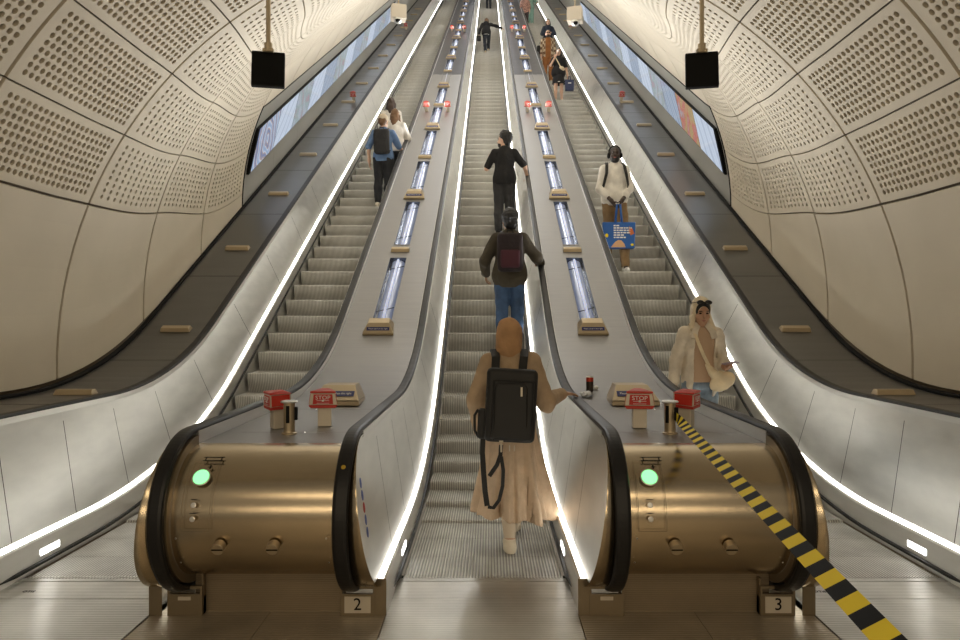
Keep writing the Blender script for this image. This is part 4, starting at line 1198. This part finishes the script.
# ---------- man with olive jacket
OL = cloth('olive_jacket', (.060,.050,.034), .9, **FAB); JN = cloth('blue_jeans', (.042,.085,.175), .85, noise=((7,7,7),.35), bump=((22,22,14),.55,.02)); MAR = cloth('maroon_pack', (.060,.010,.022), .7)
p = Person('person', (.30, *SN(9.02)), 0, 'curly haired man in an olive jacket and blue jeans, maroon backpack on', H=1.79, slim=1.08,
    eR=(.34,.02,1.18), wR=(.40,.26,1.13), dR=(.1,1,-.1), nR=(0,0,-1), eL=(-.30,-.03,1.14), wL=(-.30,.16,.98), dL=(.1,.5,-.8), curl=.6, face=(-.25,1,0), kR=(.10,.05,.50), aL=(-.09,.0,.085))
p.body(SK4, eyes=False); p.shoes(M['black']); p.trousers(JN); p.top(OL, 1.95, .80, .030, 'jacket', .015, amp=.006); p.hair(HB, 'curly')
backpack(p, cloth('pack_dark', (.020,.012,.014), .8, **FAB), 'dark maroon backpack on the back of the olive jacketed man', (0,-.225,1.22), (.155,.09,.235), MAR)
p.strap([(-.10,-.335,1.38),(0,-.35,1.30),(.10,-.335,1.38)], MAR, .04, .006, 'trim', None, (0,-1,0)) if False else None

# ---------- man in black T-shirt
GRT = cloth('charcoal_trousers', (.030,.030,.032), .9, **FAB)
p = Person('person', (.305, *SN(12.25)), 0, 'man in a black T-shirt turning his head, one hand at his mouth', H=1.80,
    eR=(.345,.0,1.18), wR=(.40,.17,1.02), dR=(.1,.8,-.5), nR=(-.3,0,-1), eL=(-.30,.03,1.15), wL=(-.235,.16,1.40), dL=(.35,.1,.8), nL=(1,.2,0), curl=.75, face=(-.9,.45,.05), head=(-.01,.03,1.63))
p.body(SK2); p.shoes(M['black']); p.trousers(GRT, e=.02); p.top(BLK, .85, .86, .022, 'black_shirt', .01, amp=.005); p.hair(HB, 'curly')
f = SDF(p.at(0,.06,-.08)-.12, p.at(0,.06,-.08)+.12, .008); f.ell(p.at(0,.036,-.070), (.058,.062,.055), p.HB[4], .02); f.ell(p.at(0,.10,-.03), (.045,.04,.045), p.HB[4], 0, True); p.extra(f, 'beard', HB)

# ---------- woman far up the middle escalator
DN_ = cloth('dark_jeans', (.02,.025,.035), .9)
p = Person('person', (-.06, *SN(27.9)), 0, 'woman in dark clothes far up the middle escalator, reaching for the rail', H=1.60, h=.016,
    pel=(-.02,-.02,.92), che=(-.02,.10,1.22), neck=(.0,.17,1.38), head=(.0,.24,1.50), sR=(.18,.15,1.35), sL=(-.18,.13,1.33), eR=(.43,.22,1.30), wR=(.66,.24,1.22), eL=(-.30,.02,1.06), wL=(-.33,.0,.80), kR=(.09,.34,.66), aR=(.08,.36,.338), kL=(-.08,.06,.5), aL=(-.05,-.08,.085))
p.body(SK2, eyes=False); p.shoes(M['tan']); p.trousers(DN_); p.top(BLK, 1.95, .82, .025, 'jacket', .02); p.hair(HBR, 'long')
f = p.new(); f.ell(p.g('pel')+(0,0,-.06), (.185,.145,.06), None, .02); p.extra(f, 'white_hem', cloth('white_cloth', (.75,.73,.70), .9, **FAB))
Bg = p.thing_at('shoulder_bag', 'small black bag hanging beside the dark dressed woman far up', 'bag')
f = SDF((-.55,-.25,.45), (-.15,.2,.9), .014); f.box((-.34,-.02,.66), (.09,.05,.12), None, .03, 0); link('bag_body', f.mesh('bag_body', BLK), Bg)
p.strap([(-.33,-.02,.76),(-.28,.02,1.1),(-.17,.13,1.40)], STRAPM, .02, .008, 'strap', Bg, (0,-1,0))

# ---------- last figure at the top
p = Person('person', (.02, *SN(41.2)), 0, 'dark clothed person at the very top of the middle escalator', H=1.75, h=.02)
p.body(SK4, eyes=False); p.shoes(M['black']); p.trousers(DN_); p.top(BLK, 1.95, .84, .022, 'jacket'); p.hair(HB)

# ---------- left escalator: capped man, two women
BLT = cloth('blue_shirt', (.13,.22,.40), .9, **FAB); CAPM = cloth('stone_cap', (.55,.47,.36), .9); WHT = cloth('white_blouse', (.74,.71,.66), .9, noise=((14,14,14),.10), bump=((22,22,14),.55,.02))
p = Person('person', (-1.985, *SN(13.32)), 0, 'man in a stone cap and blue T-shirt with a dark backpack', H=1.76,
    eR=(.29,.16,1.17), wR=(.335,.40,1.16), dR=(.2,1,-.1), nR=(0,0,-1), eL=(-.27,-.05,1.13), wL=(-.27,.02,.88), face=(.25,1,0))
p.body(SK2, eyes=False); p.shoes(M['cream']); p.trousers(cloth('dark_trousers', (.018,.019,.022), .9, **FAB), e=.02); p.top(BLT, .95, .86, .02, 'blue_shirt'); p.hair(HBR, 'short')
f = p.new(.009); f.ell(p.at(0,-.02,.052), (.090,.106,.092), p.HB[4], .01); f.ell(p.at(0,.11,.045), (.072,.075,.012), p.HB[4], .015); f.ell(p.at(0,-.01,-.055), (.12,.14,.085), p.HB[4], 0, True); p.extra(f, 'cap', CAPM)
backpack(p, cloth('pack_charcoal', (.022,.022,.024), .8, **FAB), 'charcoal backpack on the back of the capped man', (0,-.21,1.20), (.145,.085,.23))
p = Person('person', (-1.86, *SN(14.14)), 0, 'brown haired woman in a white blouse in front of the capped man', H=1.64,
    eR=(.26,.10,1.16), wR=(.27,.36,1.12), dR=(.2,1,0), nR=(0,0,-1), face=(.2,1,0))
p.body(SK2, eyes=False); p.shoes(M['black']); p.trousers(BLK); p.top(WHT, 1.5, .84, .024, 'blouse', .02); p.hair(HBR, 'long')
f = None
p = Person('person', (-2.06, *SN(14.95)), 0, 'dark haired woman ahead of the white bloused woman', H=1.66, h=.013)
p.body(SK4, eyes=False); p.shoes(M['black']); p.trousers(BLK); p.top(WHT, 1.8, .84, .022, 'blouse'); p.hair(HDB, 'long', 7)

# ---------- headscarf woman coming down
CRM = cloth('cream_shirt', (.68,.61,.50), .9, **FAB); TNT = cloth('tan_top', (.50,.35,.235), .9, bump=((120,120,20),.2,.003)); LJ = cloth('light_jeans', (.20,.26,.33), .85, noise=((9,9,9),.45), bump=((22,22,14),.55,.02)); SCF = cloth('cream_scarf', (.70,.60,.43), .85, **FAB); BAGC = cloth('cream_bag', (.72,.60,.40), .75, **FAB)
p = Person('person', (2.05, *SN(6.62, True)), PI, 'woman in a cream headscarf and open shirt looking at her phone, coming down', H=1.68, h=.008, slim=.90,
    eR=(.235,-.05,1.13), wR=(.265,.02,.88), nR=(-1,0,0), eL=(-.235,-.04,1.12), wL=(-.185,.19,1.085), dL=(.0,1,-.1), nL=(.5,0,.9), curl={'R':.4,'L':.5}, face=(.0,1,-.24), head=(0,.035,1.615))
p.body(mat('skin_brown', (.44,.25,.155), 0, .45)); p.shoes(M['white']); p.trousers(LJ, e=.016, amp=.005)
p.top(TNT, .15, .93, .012, 'tan_top', 0, 1.475, amp=.002)
f = p.new(); p.torso(f, .026); f.ell(p.g('pel')+(0,0,.0), (.185,.150,.27), None, .04)
p.arm(f, 'R', .022, 1.80, .02, .026); p.arm(f, 'L', .022, 1.62, .02, .030); f.folds(.006, 34, 9); f.above(.79)
f.box((-.01,.18,1.10), (.10,.16,.60), np.array(Euler((0,R(4),0)).to_matrix()).T, .03, 0, True); f.ell((0,.06,1.50), (.09,.12,.10), None, 0, True); p.extra(f, 'open_shirt', CRM)
for sx in (-1, 1):
    p.strap([(sx*.04,.06,1.505),(sx*.085,.115,1.43),(sx*.10,.14,1.36)], CRM, .06, .010, 'collar', None, (0,1,.3))
at = p.at; Rm = p.HB[4]
f = p.new(.007); f.ell(at(0,-.024,.034), (.088,.105,.112), Rm, .01); f.ell(at(0,-.055,-.06), (.082,.075,.10), Rm, .04); f.ell(at(0,.108,-.02), (.056,.085,.098), Rm, 0, True)
f.cone(at(.078,.015,-.04), (.10,.075,1.46), .022, .028, .03); f.cone(at(-.078,.0,-.04), (-.10,.03,1.47), .022, .034, .03); f.cone((-.09,.03,1.465), (-.175,.03,1.40), .034, .022, .03); f.cone(at(0,-.07,-.09), (0,-.10,1.36), .07, .08, .04)
f.folds(.002, 40, 2); p.extra(f, 'headscarf', SCF)
f = p.new(.007); f.ell(at(0,-.012,.032), (.080,.100,.104), Rm, .01); f.ell(at(0,.120,-.020), (.066,.090,.104), Rm, 0, True); p.extra(f, 'hair', HB)
sg = empty('sunglasses', p.E.location, PI, 'dark sunglasses pushed up on the headscarf', 'sunglasses'); sg.scale = p.E.scale
for x in (-1, 1):
    f = SDF(at(.036*x,.07,.10)-.06, at(.036*x,.07,.10)+.06, .004); f.ell(at(.036*x,.074,.108), (.034,.012,.023), Rm, .0); link('lens', f.mesh('lens', mat('dark_lens', (.01,.01,.012), 0, .1)), sg)
    mb = MB(); mb.tube([at(.068*x,.07,.112), at(.088*x,.0,.09), at(.086*x,-.05,.07)], .004, 6); mb.obj('temple', M['black'], sg)
mb = MB(); mb.tube([at(-.01,.083,.114), at(.01,.083,.114)], .004, 6); mb.obj('bridge', M['black'], sg)
ph = empty('mobile_phone', p.E.location, PI, 'slim phone held in the headscarf woman\'s hand', 'phone'); ph.scale = p.E.scale
w_ = p.g('wL'); mb = MB(); mb.box((-.036,-.075,-.004),(.036,.075,.004)); mb.obj('case', mat('phone_case', (.42,.36,.44), .2, .3), ph, tuple(w_+(-.01,.115,.045)), (R(12),R(-14),R(38)), bevel=.003)
mb = MB(); mb.box((-.033,-.071,.0042),(.033,.071,.005)); mb.obj('screen', M['black'], ph, tuple(w_+(-.01,.115,.045)), (R(12),R(-14),R(38)))
bg = p.thing_at('crossbody_bag', 'cream pouch bag slung across the headscarf woman', 'bag')
f = SDF((-.42,-.05,.72), (.08,.36,1.20), .008); rm = np.array(Euler((0,R(-28),0)).to_matrix()).T; f.ell((-.165,.175,.945), (.135,.045,.085), rm, 0); f.cone((-.07,.17,1.03), (-.02,.165,1.10), .045, .02, .04); f.cone((-.25,.14,.93), (-.30,.04,.98), .03, .012, .04); f.folds(.003, 40, 5); link('bag_body', f.mesh('bag_body', BAGC), bg)
p.strap([(-.03,.175,1.10),(.02,.172,1.20),(.065,.158,1.32),(.095,.115,1.43),(.105,.03,1.505),(.08,-.08,1.45),(-.05,-.15,1.25),(-.22,-.10,1.03),(-.29,.03,.97)], BAGC, .032, .008, 'strap', bg, [(0,1,0),(0,1,.1),(0,1,.2),(0,.8,.6),(0,0,1),(0,-1,.5),(0,-1,0),(-.7,-.7,0),(-1,0,0)])

# ---------- man in white shirt with headphones and blue bag
KHK = cloth('khaki_trousers', (.27,.175,.085), .9, **FAB); WSH = cloth('white_shirt', (.76,.73,.67), .9, **FAB)
p = Person('person', (2.10, *SN(11.32, True)), PI, 'man in a white shirt with black headphones coming down the escalator', H=1.84, slim=1.05,
    eR=(.235,.02,1.10), wR=(.080,.25,.865), dR=(-.45,.35,-.8), nR=(-1,0,-.2), eL=(-.235,.02,1.10), wL=(-.065,.25,.87), dL=(.45,.35,-.8), nL=(1,0,-.2), curl=.8, face=(.12,1,.08),
    kR=(.10,.02,.50), aL=(-.10,.37,-.141), kL=(-.10,.22,.33), hL=(-.09,0,.90))
p.body(SK3); p.shoes(M['white']); p.trousers(KHK, e=.016); p.top(WSH, 1.55, .83, .024, 'white_shirt', .012, amp=.005); p.hair(HB, 'short')
at = p.at; Rm = p.HB[4]
f = SDF(at(0,0,0)-.22, at(0,0,0)+.22, .008)
for x in (-1, 1): f.ell(at(.088*x,-.005,-.005), (.022,.036,.042), Rm, 0)
f.chain([at(.09*math.cos(a),-.005,.02+.125*math.sin(a)) for a in np.linspace(0, PI, 9)], [.011]*9, .004); p.extra(f, 'headphones', M['black'])
f = SDF(at(0,.05,-.07)-.13, at(0,.05,-.07)+.13, .008); f.ell(at(0,.034,-.066), (.060,.066,.062), Rm, .02); f.ell(at(0,.10,-.015), (.05,.05,.05), Rm, 0, True); p.extra(f, 'beard', HB)
B = p.thing_at('backpack', 'black backpack whose straps cross the white shirt', 'backpack')
f = SDF((-.28,-.42,.85), (.28,-.06,1.5), .012); f.box((0,-.22,1.2), (.14,.08,.2), None, .05, 0); link('pack_body', f.mesh('pack_body', BLK), B)
for sx in (-1, 1):
    p.strap([(sx*.09,-.17,1.36),(sx*.115,-.09,1.48),(sx*.125,-.01,1.515),(sx*.135,.085,1.46),(sx*.15,.16,1.32),(sx*.19,.12,1.14),(sx*.20,-.03,1.06),(sx*.12,-.16,1.02)], STRAPM, .045, .012, 'strap', B, [(0,-.6,1),(0,-.5,1),(0,.1,1),(0,.8,.6),(0,1,.1),(sx*.8,.6,0),(sx,0,0),(sx,-.5,0)])
def carrier(p, name, label, c, w, h, d, m, skew=.0, hx=.05, hl=.10):
    B = p.thing_at(name, label, 'bag'); x, y, z = c
    V = [(x-w*.46,y-d/2,z-h/2),(x+w*.46,y-d/2,z-h/2),(x+w*.46,y+d/2,z-h/2),(x-w*.46,y+d/2,z-h/2),(x-w/2,y-d*.28,z+h/2),(x+w/2,y-d*.28,z+h/2),(x+w/2,y+d*.28,z+h/2),(x-w/2,y+d*.28,z+h/2)]
    o = MB().hexa(V).obj('bag_body', m, B, bevel=.012)
    for yy in (-d*.25, d*.25):
        MB().tube([(x-hx,y+yy,z+h/2-.03),(x-hx*.5,y+yy*.5,z+h/2+hl),(x+hx*.5,y+yy*.5,z+h/2+hl),(x+hx,y+yy,z+h/2-.03)], .012, 8).obj('carry_handle', m, B, smooth=True)
    return B, o
BB = mat('bag_blue', (.012,.11,.42), 0, .4)
B, o = carrier(p, 'carrier_bag', 'bright blue carrier bag with white print held by the white shirted man', (.0,.34,.335), .50, .40, .16, BB, hl=.27)
def front(x, z, lift=.003):          # a point on the bag's front, which leans back towards its top
    t = (z-.135)/.40; return (x, .34+.08+(.16*.28-.08)*t+lift, z)
def decal(nm, pts, m, lift=.003):
    n = len(pts); V = [front(x, z, lift) for x, z in pts]+[front(x, z, -.002) for x, z in pts]
    MB().add(V, [tuple(range(n)), tuple(range(2*n-1, n-1, -1))]+[(i, n+i, n+(i+1)%n, (i+1)%n) for i in range(n)]).obj(nm, m, B)
rs = random.Random(3)
for k in range(6):
    z = .480-.036*k; x0 = .085; wd = (.08,.24,.23,.20,.15,.16)[k]; x = x0
    while x > x0-wd:
        l = rs.uniform(.025,.055); decal('white_print', [(x-l,z-.010),(x,z-.010),(x,z+.010),(x-l,z+.010)], M['white']); x -= l+.010
decal('picture', [(-.15,.47),(-.20,.43),(-.225,.36),(-.17,.33),(-.14,.39)], mat('print_orange', (.60,.16,.05), 0, .4))
decal('picture', [(.13,.150),(-.09,.150),(-.075,.20),(-.03,.255),(.02,.26),(.06,.235),(.10,.19)], mat('print_peach', (.70,.42,.22), 0, .4))
decal('logo', [(.19+.024*math.cos(a),.33+.030*math.sin(a)) for a in np.linspace(0,2*PI,13)[:-1]], M['yellow'])
decal('logo', [(-.19+.022*math.cos(a),.19+.020*math.sin(a)) for a in np.linspace(0,2*PI,13)[:-1]], M['yellow'])

# ---------- woman in black dress with navy bag
p = Person('person', (2.14, *SN(21.0, True)), PI, 'woman in a short black dress lifting a white cup to her mouth', H=1.62, h=.013,
    eR=(.27,.10,1.17), wR=(.10,.22,1.46), dR=(-.5,.1,.8), nR=(-1,.2,0), eL=(-.25,-.02,1.12), wL=(-.28,.08,.86), face=(.2,1,0))
p.body(SK2); p.shoes(M['cream']); p.top(BLK, .8, .72, .024, 'black_dress', .05); p.skirt(BLK, .60, .22, 1.0); p.hair(HB, 'long')
f = p.new(); f.cone((0,0,.63), (0,0,.60), .205, .215, .01); f.above(.605).below(.625); p.extra(f, 'white_trim', M['white'])
Bg = p.thing_at('sling_bag', 'beige sling bag across the black dress', 'bag'); f = SDF((-.35,-.05,.8), (.1,.4,1.3), .012); f.ell((-.10,.17,1.05), (.10,.05,.06), np.array(Euler((0,R(30),0)).to_matrix()).T, 0); link('bag_body', f.mesh('bag_body', BAGC), Bg)
p.strap([(-.05,.175,1.10),(.05,.17,1.28),(.11,.09,1.44),(.11,.0,1.49)], BAGC, .03, .01, 'strap', Bg, [(0,1,0),(0,1,.2),(0,.8,.6),(0,0,1)])
Cp = p.thing_at('paper_cup', 'white cup at the mouth of the woman in the black dress', 'cup'); MB().lathe([(.028,0),(.038,.09)], 16, (.035,.185,1.545)).obj('cup_body', M['white'], Cp); MB().lathe([(.040,.09),(.036,.10)], 16, (.035,.185,1.545)).obj('lid', M['white'], Cp)
B, o = carrier(p, 'carrier_bag', 'navy paper carrier bag hanging from the black dressed woman\'s hand', (-.34,.12,.52), .30, .36, .12, mat('bag_navy', (.015,.025,.085), 0, .45))
MB().box((-.39,.176,.56),(-.29,.19,.585)).obj('white_print', M['white'], B)

# ---------- man in plaid shirt
PLD = bpy.data.materials.new('plaid_shirt'); PLD.use_nodes = True; nt = PLD.node_tree; b = nt.nodes['Principled BSDF']; b.inputs['Roughness'].default_value = .9
tc = nt.nodes.new('ShaderNodeTexCoord'); ck = nt.nodes.new('ShaderNodeTexChecker'); ck.inputs['Scale'].default_value = 11; ck.inputs['Color1'].default_value = (.50,.40,.28,1); ck.inputs['Color2'].default_value = (.16,.09,.05,1)
nt.links.new(tc.outputs['Object'], ck.inputs['Vector']); nt.links.new(ck.outputs['Color'], b.inputs['Base Color'])
RST = cloth('rust_cloth', (.27,.105,.030), .9, **FAB)
p = Person('person', (2.02, *SN(23.4, True)), PI, 'bearded man in an open plaid shirt over rust coloured clothes', H=1.78, h=.013)
p.body(SK2); p.shoes(M['tan']); p.trousers(RST); p.top(RST, .4, .88, .014, 'rust_shirt'); p.hair(HB, 'short')
f = p.new(); p.torso(f, .03); f.ell(p.g('pel')+(0,0,.02), (.20,.15,.26), None, .06)
for sd in 'LR': p.arm(f, sd, .03, 1.6, .03)
f.folds(.005, 25, 9); f.above(.80); f.box((0,.19,1.1), (.085,.15,.6), None, .03, 0, True); p.extra(f, 'plaid_shirt', PLD)
f = SDF(p.at(0,.05,-.07)-.13, p.at(0,.05,-.07)+.13, .009); f.ell(p.at(0,.034,-.068), (.060,.066,.060), p.HB[4], .02); f.ell(p.at(0,.10,-.015), (.05,.05,.05), p.HB[4], 0, True); p.extra(f, 'beard', HDB)
f = SDF(p.at(0,.09,.01)-.09, p.at(0,.09,.01)+.09, .006)
for x in (-1, 1): f.ell(p.at(.032*x,.092,.010), (.027,.010,.019), p.HB[4], 0)
f.cone(p.at(-.02,.10,.016), p.at(.02,.10,.016), .005, .005, 0); p.extra(f, 'sunglasses', M['black'])
Bg = p.thing_at('shoulder_bag', 'black bag at the side of the plaid shirted man', 'bag'); f = SDF((.15,-.2,.7), (.5,.25,1.35), .014); f.box((.31,-.0,1.03), (.055,.08,.20), None, .03, 0); link('bag_body', f.mesh('bag_body', BLK), Bg)
p.strap([(.31,0,1.22),(.25,0,1.40),(.15,0,1.50)], STRAPM, .03, .01, 'strap', Bg, (1,0,.3))

# ---------- those behind
NVY = cloth('navy_jacket', (.018,.026,.045), .9, **FAB)
p = Person('person', (2.30, *SN(26.6, True)), PI, 'long haired woman in a dark navy jacket behind the plaid shirted man', H=1.66, h=.014, eR=(.25,.10,1.13), wR=(.05,.22,1.12), eL=(-.25,.10,1.13), wL=(-.04,.22,1.10))
p.body(SK2); p.shoes(M['black']); p.trousers(BLK); p.top(NVY, 1.9, .82, .03, 'jacket'); p.hair(HB, 'long')
PNK = cloth('floral_pink', (.40,.23,.19), .9, noise=((22,22,22),.8)); TEA = cloth('teal_cloth', (.25,.42,.37), .9, **FAB)
p = Person('person', (1.84, *SN(34.4, True)), PI, 'person in a pink and black floral outfit high on the descending escalator', H=1.68, h=.018)
p.body(SK2, eyes=False); p.shoes(M['black']); p.trousers(cloth('floral_dark', (.05,.035,.035), .9, noise=((20,20,20),.8))); p.top(PNK, 1.2, .80, .028, 'floral_top'); p.hair(HDB, 'long')
p = Person('person', (2.16, *SN(35.6, True)), PI, 'person in a loose teal outfit high on the descending escalator', H=1.72, h=.018, eL=(-.30,.05,1.16), wL=(-.33,.22,1.05))
p.body(SK1, eyes=False); p.shoes(M['white']); p.trousers(TEA, e=.03, e2=.04); p.top(TEA, 1.2, .78, .035, 'teal_top'); p.hair(HDB, 'short')
